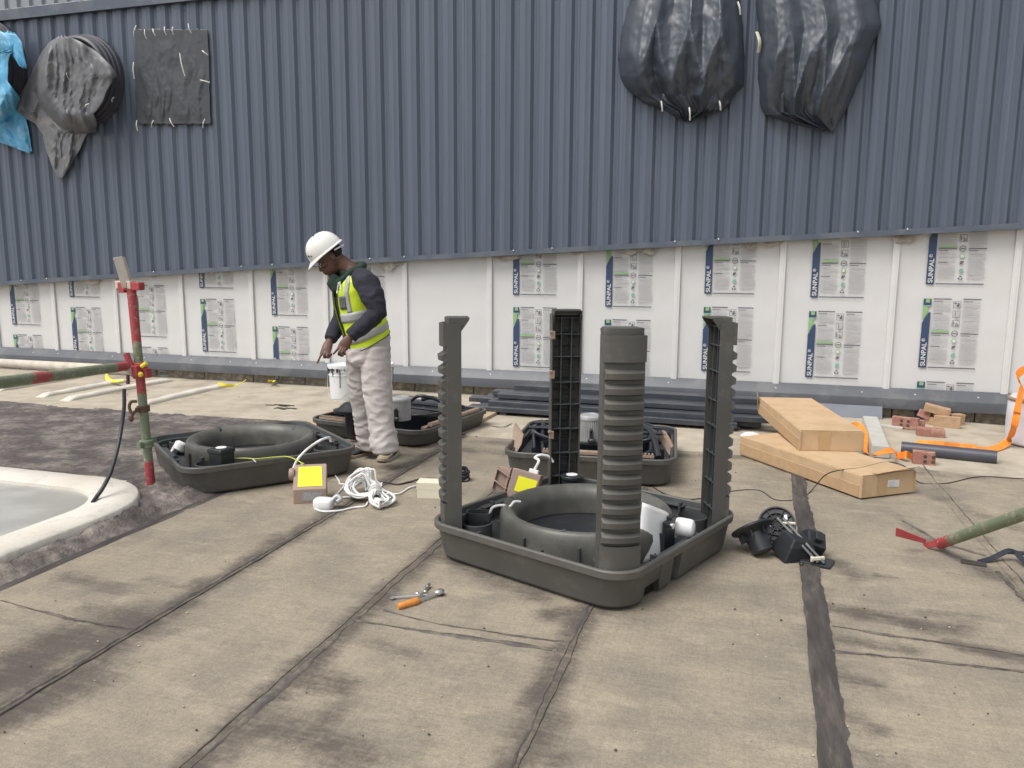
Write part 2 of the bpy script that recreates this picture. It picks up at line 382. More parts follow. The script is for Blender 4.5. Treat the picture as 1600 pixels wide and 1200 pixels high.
def gp(*pts): return np.array([tuple(g(x, y))[:2] for x, y in pts])
# (polyline in metres, half width, strength): dark staining; and tar lines
ST = []
for sx in (.19, 1.02, 1.93): ST.append((np.array([(sx, -12), (sx, -2)]), .10, .34)); ST.append((np.array([(sx, -12), (sx, -2)]), .105, .84))
ST.append((np.array([(2.93, -12), (2.93, -2)]), .22, .34))
ST.append((np.array([(3.88, -12), (3.88, -2)]), .16, .36))
for p_, w_, s_ in (
    (((0, 1060), (90, 1010), (210, 975)), .26, .75), (((60, 1075), (180, 1010), (300, 935)), .14, .6), (((0, 1120), (120, 1060)), .2, .7), (((140, 950), (260, 965)), .10, .5),
    (((300, 915), (380, 890)), .10, .5), (((230, 905), (330, 930)), .07, .35), (((395, 880), (440, 840)), .12, .6), (((100, 900), (200, 925)), .09, .45), (((430, 850), (520, 800)), .10, .45),
    (((430, 1130), (500, 1165), (560, 1190)), .13, .62), (((480, 1060), (530, 1075)), .12, .6), (((360, 1170), (420, 1120)), .12, .6), (((560, 1000), (640, 1020)), .10, .35), (((540, 1100), (480, 1130)), .10, .5),
    (((690, 870), (760, 900), (850, 935)), .10, .55), (((860, 960), (960, 950)), .11, .6), (((950, 960), (1010, 975)), .08, .3),
    (((820, 1180), (850, 1120)), .12, .65), (((800, 1190), (870, 1190)), .1, .55),
    (((1305, 880), (1340, 905)), .10, .5), (((1300, 950), (1420, 975), (1500, 985)), .10, .65), (((1310, 1000), (1420, 1015)), .08, .5), (((1500, 1010), (1600, 1030)), .09, .6),
    (((1320, 1060), (1360, 1070)), .07, .5), (((1335, 1120), (1370, 1140)), .08, .45), (((1310, 1170), (1400, 1195)), .08, .4), (((1370, 900), (1400, 905)), .05, .5), (((1450, 960), (1520, 965)), .10, .33),
    (((640, 700), (760, 705), (900, 720)), .16, .45), (((740, 690), (1060, 712), (1180, 715)), .12, .45), (((1180, 720), (1420, 740), (1600, 752)), .12, .35), (((600, 740), (690, 705)), .06, .5),
    (((1470, 780), (1600, 830)), .14, .4), (((1390, 800), (1440, 840), (1600, 925)), .07, .4), (((640, 1195), (700, 1100)), .2, .2), (((1500, 900), (1600, 905)), .10, .4), (((1150, 700), (1240, 745)), .10, .3)):
    ST.append((gp(*p_), w_, s_))
TAR = [(np.array([(.19, -12), (.19, -2)]), .0065, .60), (np.array([(1.02, -12), (1.02, -2)]), .008, .62), (np.array([(1.93, -12), (1.93, -2)]), .006, .60), (np.array([(3.88, -12), (3.88, -2)]), .008, .55)]
for p_, w_, s_ in ((((0, 940), (110, 968), (215, 985)), .008, .62), (((550, 970), (640, 985), (800, 1008), (870, 1018)), .011, .62), (((600, 955), (690, 978), (800, 995), (880, 1005)), .005, .56),
    (((1300, 980), (1450, 1003), (1600, 1026)), .008, .64), (((1300, 1019), (1450, 1034), (1600, 1050)), .010, .64), (((1410, 815), (1470, 850), (1540, 870)), .01, .55), (((1560, 895), (1600, 940)), .014, .6)):
    TAR.append((gp(*p_), w_, s_))
ST = [(a_, b_, min(.95, c_*(1.0 if k_ < 8 else 1.28))) for k_, (a_, b_, c_) in enumerate(ST)]
def stroke(XY, segs, soft):
    out = np.zeros(len(XY))
    for pl, w_, s_ in segs:
        d = np.full(len(XY), 9e9)
        for A, B in zip(pl[:-1], pl[1:]):
            ab = B-A; t = np.clip(((XY-A)@ab)/(ab@ab+1e-12), 0, 1)
            d = np.minimum(d, np.hypot(*(XY-A-t[:, None]*ab).T))
        out = np.maximum(out, s_*np.clip(1.25-d/w_, 0, 1)**soft) if soft else np.maximum(out, s_*np.clip(2.0-d/w_, 0, 1))
    return out
def set_attr(me, nm, val):
    at_ = me.attributes.new(nm, 'FLOAT', 'POINT'); at_.data.foreach_set('value', np.asarray(val, dtype=np.float32))
mem = tag(MB().box((2.6, -7.2, -.0155), (6.5, 10.1, .012)).build('roof_membrane', 'membrane', smooth=0), kind='structure')
for i in range(len(SEAM)-1):
    x0, x1 = SEAM[i]-.045*(i > 0), SEAM[i+1]+(.02 if i < len(SEAM)-2 else .3)
    nx, ny = 34, 340
    def mp(a, b, x0=x0, x1=x1, i=i):
        y = -12+b*9.92; x = x0+(x1-x0)*a
        if a in (0, 1): x += .012*nz((x, y), 3.1, i)+.006*nz((x, y), 11, i)
        if b == 1: y += .05*nz((x, 1), 1.9)-.06*max(0, x-3.2)*2
        lift = .0045*max(0, 1-a*12)+.0012
        return (x, y, lift+.0022*nz((x, y), 2.3, 5)*min(1, 6*a)*min(1, 6*(1-a)) + (.0015 if a > .02 else 0))
    me = MB().grid(nx, ny, mp).mesh('membrane_sheet', 'membrane', 60)
    XY = np.array([v.co[:2] for v in me.vertices]); set_attr(me, 'stain', stroke(XY, ST, 1)); set_attr(me, 'tar', stroke(XY, TAR, 0))
    link('membrane_sheet', me, mem)
# dark bitumen band torched over one of the laps
MT['band'] = mat('band_bitumen', (.060, .052, .049), .75, var=.3, scale=34, stretch=(1, .16, 1), bump=.5, bscale=60, col2=(.110, .094, .082), mixscale=9, mixpos=(.46, .66), spec=.4, tone3=((.26, .22, .165), 11, .56, .78, .7))
def band(a, b):
    y = -11+b*8.7; x = 2.822+.0232*(y+6.18)+.012*nz((3, y), 2.2)+.006*nz((3, y), 13)+(.098+.014*nz((7, y), 3.1)+.010*nz((7, y), 15))*a
    return (x, y, .0085+.003*math.sin(PI*a)+.002*nz((x, y), 9)+(.004 if .70 < a < .86 else 0))
MB().grid(12, 300, band).build('seam_strip', 'band', mem, 60)
# thin irregular beads of bitumen squeezed out along the laps and cross joints, plus painted lap shadows
def bead(pl, w0, seed, z0=.0075):
    P = []
    for A_, B_ in zip(pl[:-1], pl[1:]):
        n_ = max(2, int(np.hypot(*(B_-A_))/.022)); P += [Vector((*(A_+(B_-A_)*i/n_), 0)) for i in range(n_)]
    P.append(Vector((*pl[-1], 0))); R = []
    for i, p in enumerate(P):
        d = (P[min(i+1, len(P)-1)]-P[max(i-1, 0)]).normalized(); s_ = Vector((-d.y, d.x, 0))
        w_ = max(.0007, w0*(.55+1.1*nz(p, 2.1, seed)+.9*nz(p, 9, seed)+.6*nz(p, 31, seed))); c = p+s_*(.010*nz(p, 2.6, seed+3)+.006*nz(p, 14, seed+7)); h = .0025*min(1, w_/w0)
        R.append([c-s_*w_+Vector((0, 0, z0-.003)), c-s_*w_*.5+Vector((0, 0, z0+h)), c+s_*w_*.5+Vector((0, 0, z0+h)), c+s_*w_+Vector((0, 0, z0-.003))])
    MB().loft(R, False, False, closed=False).build('bitumen_bead_lap_shade', 'tar', mem, 60)
MT['tar'] = mat('tar_bead_lap_shade', (.095, .083, .075), .7, var=.3, scale=30, col2=(.15, .13, .105), mixscale=9, spec=.4)
for k_, (pl_, w_, s_) in enumerate(TAR): bead(pl_, {0: .012, 1: .016, 2: .012, 3: .006}.get(k_, max(.006, w_*1.15)), k_*3+1)
for k_, (sx, dx) in enumerate(((1.02, -.035), (.19, .03), (1.93, .025)  )): bead(np.array([(sx+dx, -11.5), (sx+dx, -2.2)]), .0045, 40+k_)  # offset dark lines that paint the shadows of the lap edges
# torch-on strip along the left edge of the sheets
def band2(a, b):
    y = -11+b*7.1; x = -.80+.13*a+.01*nz((a, y), 3)
    return (x, y, .006+.003*nz((x, y), 7)+.003*math.sin(PI*a))
MB().grid(8, 200, band2).build('seam_strip', 'band', mem, 60)
# crumbs of mortar and grit on the roof
cr = MB(); rg = random.Random(3)
for k in range(230):
    px, py = rg.uniform(0, 1600), 600+590*rg.random()**1.3
    p = g(px, py)
    if p.y > -.15 or (p.x < -.8 and p.y < -4.4 and p.x > -3.4): continue
    r = rg.uniform(.002, .006)*(1.6 if p.y > -2.2 else 1)
    cr.m(0 if rg.random() < .6 else 1).ell(p+Vector((0, 0, .006+r*.3)), (r, r*rg.uniform(.5, 1), r*.6), seg=5, n=3)
tag(cr.build('grit', ['debris', 'mortar'], smooth=0), kind='stuff')

# ================================================================== SETTING: the wall
WX0, WX1 = -9.3, 8.2
# --- concrete block upstand
up = thing('block_upstand', 'grey rendered concrete block course under the dark metal sill along the whole wall', 'wall', (0, 0, 0))
MB().box(((WX0+WX1)/2, .09, .09), (WX1-WX0, .14, .22)).build('backing', 'mortar', up, 0)
bme = MB().box((0, 0, 0), (.728, .12, .24)); bmesh_ = bme.mesh('block', 'block', 0)
x = WX0+.3; k = 0
while x < WX1:
    o = link('block', bmesh_, up, .006); o.location = (x, .062+.006*nz((x, 1), 3), .088+.003*nz((x, 9), 5)); o.rotation_euler = (0, 0, .006*nz((x, 4), 5)); x += .742; k += 1
# --- panel wall
pw = thing('panel_wall', 'white translucent sheet wall between the dark sill and the dark cladding', 'wall', (0, 0, 0))
# printed label (one mesh shared by all the prints)
def font_mesh(txt):
    c = bpy.data.curves.new('t', 'FONT'); c.body = txt; c.size = 1; c.offset = .018; o = bpy.data.objects.new('t', c); COL.objects.link(o)
    dg = bpy.context.evaluated_depsgraph_get(); me = bpy.data.meshes.new_from_object(o.evaluated_get(dg)); bpy.data.objects.remove(o); return me
LW, LH = .50, .68
lb = MB(); LM = ['navy', 'green', 'teal', 'pgrey', 'pdark', 'pwhite']
def q(m_, x0, z0, x1, z1, y=-.0035): lb.m(m_).poly([(x0, y, z0), (x1, y, z0), (x1, y, z1), (x0, y, z1)])
lb.m(0).poly([(0, -.003, 0), (.07, -.003, 0), (.07, -.003, .545), (.055, -.003, .545), (0, -.003, .44)])
lb.m(1).poly([(0, -.003, .455), (.042, -.003, .545), (.045, -.003, .605), (0, -.003, .605)])
q(0, 0, .612, .07, .675, -.003); q(1, .018, .638, .056, .672, -.005); q(2, 0, .602, .07, .613, -.004)
fm = font_mesh('SUNPAL'); xs = [v.co.x for v in fm.vertices]; ys = [v.co.y for v in fm.vertices]; sw, sh = max(xs)-min(xs), max(ys)-min(ys)
SX, SZ = .232/sw, .043/sh
o_ = lb.addv([(.057-(v.co.y-min(ys))*SZ, -.0055, .016+(v.co.x-min(xs))*SX) for v in fm.vertices]); lb.m(5)
for pf in fm.polygons: lb.face([o_+i for i in pf.vertices])
fm2 = font_mesh('\u00ae'); xs2 = [v.co.x for v in fm2.vertices]; ys2 = [v.co.y for v in fm2.vertices]; s2 = .03/(max(xs2)-min(xs2))
o_ = lb.addv([(.040-(v.co.y-min(ys2))*s2, -.0055, .258+(v.co.x-min(xs2))*s2) for v in fm2.vertices])
for pf in fm2.polygons: lb.face([o_+i for i in pf.vertices])
q(4, .085, 0, .50, .011)
q(4, .085, .669, .245, .680); q(4, .345, .669, .50, .680); q(4, .085, .337, .245, .347); q(4, .345, .337, .50, .347); q(1, .088, .354, .245, .372)
rl = random.Random(11)
for (x0, x1, z0, z1) in ((.088, .243, .555, .655), (.088, .243, .39, .535), (.088, .243, .225, .325), (.088, .243, .06, .215), (.348, .497, .36, .655), (.348, .497, .06, .325)):
    z = z1; first = True
    while z > z0:
        ln = rl.choice((1, 1, 1, .97, .94, .8, .55)) if not first else .55
        q(3 if not first else 4, x0, z-.0062, x0+(x1-x0)*ln, z); z -= .0102 if rl.random() > .12 else .016; first = False
def frame(x0, z0, w_): 
    t_ = .0035
    q(4, x0, z0, x0+w_, z0+t_); q(4, x0, z0+w_-t_, x0+w_, z0+w_); q(4, x0, z0+t_, x0+t_, z0+w_-t_); q(4, x0+w_-t_, z0+t_, x0+w_, z0+w_-t_)
frame(.262, .590, .066); q(4, .270, .63, .29, .643, -.004); q(4, .292, .602, .316, .625, -.004); q(4, .30, .625, .315, .64, -.004)
frame(.262, .498, .066); q(3, .28, .503, .312, .558, -.004); q(4, .284, .505, .288, .556, -.005)
frame(.262, .407, .066); q(4, .27, .42, .277, .462, -.004); q(4, .279, .437, .29, .443, -.004); q(4, .293, .415, .321, .423, -.004); q(4, .297, .423, .303, .45, -.004); q(4, .311, .423, .318, .44, -.004)
def disc(m_, cx, cz, r_, y=-.004, n=14, r2=None):
    P = [(cx+r_*math.cos(2*PI*i/n), y, cz+r_*math.sin(2*PI*i/n)) for i in range(n)]
    if r2 is None: lb.m(m_).poly(P)
    else:
        Q = [(cx+r2*math.cos(2*PI*i/n), y, cz+r2*math.sin(2*PI*i/n)) for i in range(n)]
        for i in range(n): lb.m(m_).poly([P[i], P[(i+1) % n], Q[(i+1) % n], Q[i]])
disc(4, .295, .342, .030, r2=.024); q(4, .275, .338, .315, .347, -.0045); disc(1, .295, .272, .022, -.0036); disc(5, .295, .272, .016, -.0042)
lb.m(4).poly([(.278, -.004, .188), (.30, -.004, .198), (.315, -.004, .215), (.312, -.004, .224), (.282, -.004, .222)])
lb.m(2).poly([(.278, -.004, .118), (.29, -.004, .108), (.314, -.004, .122), (.314, -.004, .155), (.284, -.004, .15)])
for k in range(3):
    a_ = PI/2+k*2*PI/3; c_ = Vector((.295+.015*math.cos(a_), -.004, .062+.015*math.sin(a_))); d_ = Vector((-math.sin(a_), 0, math.cos(a_)))*.014; e_ = Vector((math.cos(a_), 0, math.sin(a_)))*.006
    lb.m(4).poly([c_-d_-e_, c_+d_-e_, c_+d_*.4+e_, c_-d_*.6+e_])
q(3, .268, .036, .322, .039)
LBL = lb.mesh('printed_label', LM, 0, recalc=False)
panel_me = MB().grid(12, 22, lambda a, b: ((a-.5)*1.032, -.003*nz((a*2, b*4, 1), 1.5)+.0015*nz((a, b), 9), .12+b*2.2)).mesh('sheet_panel', 'panel', 180, recalc=False)
bar_me = MB().box((0, 0, 1.2), (.062, .022, 2.2)).box((0, -.010, 1.2), (.026, .006, 2.2)).mesh('joint_bar', 'bar', 0)
seam0, pit = -6.545, 1.0455
first = {-1: None, 0: .626, 1: 1.028, 2: .526, 3: 1.179, 4: .856, 5: 1.01, 7: 1.163, 8: 1.051, 9: 1.209, 10: 1.189, 11: 1.334}
for n in range(-3, 15):                      # panel n ends at seam n
    xl = seam0+(n-1)*pit
    p = link('sheet_panel', panel_me if n % 2 else panel_me, pw); p.location = (xl+pit/2, .012, 0); 
    b = link('joint_bar', bar_me, pw, .003); b.location = (xl, -.004, 0)
    z = first.get(n, .9 if n != 6 else None)
    if z is None: continue
    z -= .815*math.ceil((z+.60)/.815-1e-6)-.815*0
    while z < 2.0:
        if z+LH > .3 and z < 1.52+.055*(xl+.5)+.25:
            l = link('printed_label', LBL, p); l.location = (-pit/2+.283+.01*nz((n, z), 3), -.012, z)
        z += .815
# crumpled loose protective film along the head of the panels
for k, (px, py, w_, h_) in enumerate(((20, 440, .55, .09), (140, 440, .5, .12), (240, 432, .35, .06), (330, 424, .4, .08), (470, 418, .5, .05), (610, 410, .55, .12), (790, 402, .5, .10), (900, 395, .4, .06), (1000, 388, .6, .12), (1100, 381, .4, .08), (1190, 378, .55, .12), (1300, 370, .5, .10), (1420, 366, .5, .14), (1540, 358, .4, .06))):
    c = wl(px, py, 0)
    def fl(a, b, c=c, w_=w_, h_=h_, k=k):
        e = math.sin(PI*a)**.7
        return (c.x+(a-.5)*w_, -.012-.022*b*e*(1+nz((a*7, b*3, k), 1)), c.z+.07-(h_+.05)*e*b*(.75+.5*nz((a*3, k), 1.7)))
    MB().grid(16, 6, fl).build('loose_film', 'film', pw, 180, solid=.001)
# --- dark sill flashing
x_ = WX0; k = 0
while x_ < WX1:
    ln = 2.48; zo = .0015*(k % 2)
    pr = [(-.004, .305), (-.012, .297), (-.105, .215), (-.108, .208), (-.108, .112), (-.096, .106), (-.096, .112), (-.10, .2), (.0, .285)]
    MB().loft([[(x_+ln*t, y-.0012*(k % 2), z+zo-.004*math.sin(PI*t)*(k % 2)) for y, z in pr] for t in [i/10 for i in range(11)]]).build('sill_flashing', 'sill', pw, 30)
    x_ += ln-.03+.03; k += 1
sc = MB()
rg = random.Random(5)
for k in range(34):
    xx = WX0+.4+k*.5+rg.uniform(-.05, .05)
    sc.lathe([(.008, 0), (.008, .004), (.004, .007)], 8, (xx, 0, 0))
screw_me = MB().lathe([(.009, -.002), (.009, .003), (.005, .006), (.003, .006)], 8).mesh('screw', 'screw', 0)
for k in range(22):
    o = link('screw', screw_me, pw); o.location = (-7.6+k*.62+rg.uniform(-.2, .2), -.06, .2535); o.rotation_euler = (math.radians(42), 0, 0)

# --- dark ribbed cladding
cw = thing('clad_wall', 'dark blue-grey ribbed metal cladding over the upper wall with a sloping bottom edge', 'wall', (0, 0, 0))
def zb(x): return 1.640+.0540*x-.0006*x*x
PER = .2185; ZT = 4.62
def prof():
    P = []
    for k in range(4):
        o = k*PER
        P += [(o, 0), (o+.046, 0), (o+.052, -.0025), (o+.058, -.0025), (o+.064, 0), (o+.118, 0), (o+.148, .031), (o+.162, .031), (o+.166, .029), (o+.172, .029), (o+.176, .031), (o+.197, .031), (o+.2165, .001)]
    P.append((4*PER+.004, -.0012)); P.append((4*PER+.03, -.0012)); return P
PR = prof(); xs0 = -9.3; k = 0
while xs0 < 8.2:
    rk = random.Random(k)
    nzv = 14
    dy = rk.uniform(-.0012, .0012)
    def cp(a, b): pass
    sm = MB(); rows = []
    for j in range(nzv):
        t = j/(nzv-1); row = []
        for (px_, py_) in PR:
            X = xs0+px_; z0 = zb(X); Z = z0+(ZT-z0)*t
            yy = -.105+py_+dy+.0016*nz((X*1.0, Z, k), 1.1)+(-.0010*(k % 2))
            row.append((X, yy, Z))
        rows.append(row)
    sm.loft(rows, False, False, closed=False)
    sm.build('cladding_sheet', 'clad', cw, 25, recalc=False)
    # closer trim under this sheet
    xa, xb = xs0, xs0+4*PER
    MB().loft([[(X, -.113, zb(X)-.040), (X, -.113, zb(X)+.016), (X, -.108, zb(X)+.016), (X, -.108, zb(X)-.034), (X, -.01, zb(X)-.034), (X, -.01, zb(X)-.040)] for X in (xa, (xa+xb)/2, xb)]).build('drip_trim', 'trim', cw, 0)
    for r_ in ((0.165,) if k % 2 else (.165+2*PER,)):
        o = link('screw', screw_me, cw); o.location = (xs0+r_, -.118, zb(xs0+r_)+.010); o.rotation_euler = (PI/2, 0, 0)
    xs0 += 4*PER; k += 1
MB().box(((WX0+WX1)/2, -.02, 3.4), (WX1-WX0, .04, 2.4)).build('lining', 'mortar', cw, 0)
# capping at the head and the paler upper storey stepping back behind it
MB().loft([[(X, -.150, 4.575), (X, -.150, 4.70), (X, -.12, 4.715), (X, .62, 4.775), (X, .62, 4.70), (X, -.10, 4.66), (X, -.13, 4.575)] for X in (WX0, -3, 2, WX1)]).build('capping', 'trim', cw, 0)
uw = thing('upper_wall', 'pale grey ribbed wall set back above the dark capping at the top left', 'wall', (0, 0, 0))
um = MB(); P = []; X = WX0
while X < WX1:
    P += [(X, .62), (X+.12, .62), (X+.14, .66), (X+.20, .66)]; X += .2185
um.loft([[(x, y, 4.70) for x, y in P], [(x, y, 6.6) for x, y in P]], False, False, closed=False); um.build('ribbed_sheet', 'upper', uw, 0, recalc=False)
lp = MB().box((0, 0, 0), (.16, .34, .03)).mesh('sheet_end', 'bar', 0)
X = WX0+.1
while X < -4.6:
    o = link('sheet_end', lp, uw); o.location = (X, .20, 4.775); o.rotation_euler = (.08, 0, 0); X += .2185*1.0
# ================================================================== COOLER UNITS
HS, CR, DZ, SCL = .628, .155, .049, .959                          # half side, corner radius of the moulded base
def rsq(h, r, z, fn=None, side=None):
    """rounded-square ring; side = list of t in (-1..1); fn(side index, t, normal, p) -> p"""
    side = side or [-1, -.5, 0, .5, 1]; out = []
    L = h-r
    for k in range(4):
        a = k*PI/2; n = Vector((math.cos(a), math.sin(a), 0)); t_ = Vector((-math.sin(a), math.cos(a), 0))
        for t in side:
            p = n*h+t_*(L*t)+Vector((0, 0, z)) - n*0
            out.append(fn(k, t, n, p) if fn else p)
        for j in range(1, 8):
            b = j/8*PI/2; c = n*L+t_*L
            out.append(c+n*(r*math.cos(b))+t_*(r*math.sin(b))+Vector((0, 0, z)))
    return out
SIDE = [-1, -.93, -.915, -.60, -.585, -.33, -.325, -.30, -.295, -.17, -.165, -.14, -.135, .2, .5, .8, 1]
def tub(mb, slot=True, zr=.152, zf=.035, dz=.049):
    def cut(k, t, n, p):
        p = p.copy()
        if slot and k == 0:
            if -.30 <= t <= -.165: p -= n*.045
            if -.92 < t < -.59 and p.z < .02: p.z += .055
        return p
    def nocut(k, t, n, p): return p.copy()
    R = []
    def ring(h, r, z, fn=None): R.append(rsq(h, r, z, fn, SIDE))
    ring(HS-.070, CR-.02, -dz, cut); ring(HS-.046, CR, .004-dz, cut); ring(HS-.034, CR, .018-dz, cut); ring(HS-.014, CR, .108, cut); ring(HS-.012, CR, .112)
    return R, ring
def base_tray(root_, slot=True, m_out='plastic', m_in='inner', m_rim='rim', zr=.152, ringm='ring', collar=True, dz=None):
    root = root_; root.scale = (SCL,)*3; dz = DZ if dz is None else dz; root.location.z = .012+dz*SCL
    R, ring = tub(None, slot, dz=dz)
    mb = MB(); mb.loft(R, True, False); mb.build('tub_wall', m_out, root, 30)
    Q = []
    for h, r, z in ((HS-.012, CR, .1115), (HS+.001, CR, .114), (HS+.003, CR, .146), (HS-.002, CR, zr), (HS-.014, CR-.01, zr), (HS-.020, CR-.012, zr-.006)):
        Q.append(rsq(h, r, z, None, SIDE))
    MB().loft(Q, False, False).build('rim_band', m_rim, root, 30)
    I = [rsq(HS-.020, CR-.012, zr-.006, None, SIDE), rsq(HS-.027, CR-.012, .116, None, SIDE), rsq(HS-.045, CR-.012, .112, None, SIDE), rsq(HS-.055, CR-.02, .042, None, SIDE), rsq(HS-.075, CR-.03, .036, None, SIDE)]
    MB().loft(I, False, True).build('tray_floor', m_in, root, 30)
    if collar:
        pf = [(.478, .036), (.475, .13), (.471, .162), (.464, .184), (.453, .197), (.440, .201), (.424, .197), (.404, .184), (.388, .166), (.377, .145), (.372, .12), (.369, .04)]
        def bump(j, seg, r, z):
            a = 2*PI*j/seg; return r, z
        MB().lathe(pf, 96, cap=False).build('duct_collar', ringm, root, 60)
        nm_ = MB().loft([[(.392, -.03, .165), (.405, -.03, .182), (.43, -.03, .199), (.448, -.03, .199), (.40, -.03, .160)], [(.392, .012, .170), (.405, .0, .197), (.43, .0, .207), (.448, .004, .201), (.40, .012, .160)]]).mesh('collar_notch', m_in, 0)
        for k in range(4): link('collar_notch', nm_, root).rotation_euler = (0, 0, k*PI/2+.35)      # moulded notches round the collar
        MB().lathe([(.371, .036), (.371, .0365)], 48).build('collar_base', 'black', root, 0)
        gb = MB().box((.483, 0, .085), (.016, .012, .10)).mesh('collar_rib', m_in, 0)
        for k in range(10): link('collar_rib', gb, root).rotation_euler = (0, 0, k*2*PI/10+.2)
        MB().box((.34, -.15, .10), (.05, .09, .03), Rz(-.4)).build('collar_step', m_out, root, 0, .004)

# ---- corner post (local: +X outward, Y across, Z up from the rim)
PH = 1.082; PW = .094
def arc(off, n=9, w=PW): return [Vector((off+.020*(1-(2*i/(n-1)-1)**2), w*(2*i/(n-1)-1), 0)) for i in range(n)]
def post_meshes():
    sh = MB(); out = arc(0); inn = arc(-.007, w=PW-.007)
    ring_ = out+[Vector((-.072, PW, 0)), Vector((-.072, PW-.007, 0))]+list(reversed(inn))+[Vector((-.072, -PW+.007, 0)), Vector((-.072, -PW, 0))]
    sh.loft([[p+Vector((0, 0, z)) for p in ring_] for z in (-.10, .30, .70, PH-.03)])
    a2 = [Vector((p.x*.96-.008, p.y*.93, 0)) for p in out]+[Vector((-.06, PW*.9, 0)), Vector((-.06, -PW*.9, 0))]
    sh.loft([[p+Vector((0, 0, z)) for p in a2] for z in (PH-.035, PH)])
    # blank head and foot blocks, proud of the face
    hb = arc(.020)+[Vector((-.004, PW, 0)), Vector((-.004, -PW, 0))]
    for z0, z1 in ((PH-.145, PH-.03), (-.05, .105)): sh.loft([[Vector((p.x*(1 if p.x > 0 else 1), p.y*1.0, 0))+Vector((0, 0, z)) for p in hb] for z in (z0, z1)])
    # top flap reaching inwards
    sh.box((-.085, 0, PH-.004), (.060, 2*PW-.03, .008))
    for y in (-PW+.012, PW-.012): sh.loft([[(-.06, y-.004, PH-.085), (-.06, y+.004, PH-.085), (-.06, y+.004, PH-.007), (-.06, y-.004, PH-.007)], [(-.112, y-.004, PH-.012), (-.112, y+.004, PH-.012), (-.112, y+.004, PH-.007), (-.112, y-.004, PH-.007)]])
    shell = sh.mesh('post_shell', 'plastic', 30)
    r_ = MB(); n = 9
    def rg_(off, z, w): return [Vector((off+.020*(1-(2*i/(n-1)-1)**2), w*(2*i/(n-1)-1), z)) for i in range(n)]+[Vector((-.001, w, z)), Vector((-.001, -w, z))]
    r_.loft([rg_(.0015, -.027, PW*.94), rg_(.026, -.018, PW*.925), rg_(.029, .008, PW*.915), rg_(.0015, .025, PW*.93)])
    ridge = r_.mesh('ridge', 'plastic', 30)
    ib = MB()
    ib.box((-.032, 0, PH*.47), (.060, .005, PH*.98))
    grid = ib.mesh('web', 'inner', 0)
    cb = MB().box((-.034, 0, 0), (.060, 2*PW-.016, .0045)).mesh('cross_rib', 'inner', 0)
    bk = MB()
    for k in range(26): bk.box((-.010, 0, .04+k*.0395), (.008, .058, .022))
    louv = bk.mesh('inner_louvre', 'black', 0)
    sc_ = MB().xf(Matrix.Rotation(PI/2, 4, 'Y')).lathe([(.006, .021), (.006, .026), (.002, .028)], 8).mesh('screw', 'screw', 0)
    return shell, ridge, grid, cb, louv, sc_
PM = post_meshes()
def post(root, ang, lean=0):
    c = Vector((.7645, 0, 0)); d = HS-CR; cx = math.cos(ang); sx_ = math.sin(ang)
    # corner apex distance along the diagonal, minus the inset
    rad = d*math.sqrt(2)+CR-.070
    p = link('corner_post', PM[0], root); p.location = (cx*rad, sx_*rad, .150); p.rotation_euler = (0, lean, ang)
    for k in range(12):
        q_ = link('ridge', PM[1], p); q_.location = (0, 0, .142+k*.0672)
    for y in (-.032, .032): link('web', PM[2], p).location = (0, y, 0)
    link('inner_louvre', PM[4], p)
    for z in (.03, .18, .335, .49, .63, .79, .93, 1.03):
        q_ = link('cross_rib', PM[3], p); q_.location = (0, 0, z)
    for z in (.745, .295):
        for y in (-.06, .06):
            q_ = link('screw', PM[5], p); q_.location = (-.012, y, z)
    return p
def pump(root, x, y, zs, h, rz=0, sq=False, par=None):
    mb = MB().xf(Matrix.Translation((x, y, 0)) @ Matrix.Rotation(rz, 4, 'Z'))
    if sq: mb.box((0, 0, zs+h/2), (.12, .12, h)); mb.box((0, 0, zs+h*.86), (.132, .132, h*.25))
    else: mb.lathe([(.062, zs), (.064, zs+h*.75), (.07, zs+h*.78), (.07, zs+h*.97), (.064, zs+h)], 28)
    mb.box((-.02, 0, zs*.5+.02), (.05, .07, zs)); mb.box((.04, .02, zs*.5+.02), (.02, .03, zs))
    o = mb.build('pump_housing', 'black', root, 35, .006)
    MB().xf(Matrix.Translation((x, y, 0)) @ Matrix.Rotation(rz, 4, 'Z')).lathe([(.036, zs+h+.0005), (.036, zs+h+.003)], 20).build('round_tag', 'white', o, 30)
    return o
def cup(root, x, y, rz, m='inner', z=.036, h=.115, w=.125, d=.075):
    P = []
    for a, b, zz in ((w*.5, d*.45, z), (w*.52, d*.5, z+h*.62), (w*.56, d*.56, z+h*.66), (w*.57, d*.57, z+h), (w*.50, d*.48, z+h), (w*.46, d*.42, z+h*.5)):
        P.append([Vector((a*(abs(math.cos(t))**.6)*math.copysign(1, math.cos(t)), b*(abs(math.sin(t))**.6)*math.copysign(1, math.sin(t)), zz)) for t in [2*PI*i/28 for i in range(28)]])
    return MB().xf(Matrix.Translation((x, y, 0)) @ Matrix.Rotation(rz, 4, 'Z')).loft(P).build('float_chamber', m, root, 40)
def wall_fixings(root, m='inner'):
    mb = MB()
    for k in range(4):
        for t in (-.28, .12):
            a = k*PI/2; mb.xf(Matrix.Rotation(a, 4, 'Z')).box((HS-.058, t, .095), (.03, .012, .09))
        mb.box((HS-.045, -.05, .118), (.05, .5, .006))
    for k in range(4):
        a = PI/4+k*PI/2; mb.xf(Matrix.Rotation(a, 4, 'Z')).lathe([(.085, .036), (.085, .125), (.078, .128), (.076, .06)], 20, (.60, 0, 0))
    mb.build('wall_bracket', m, root, 35)

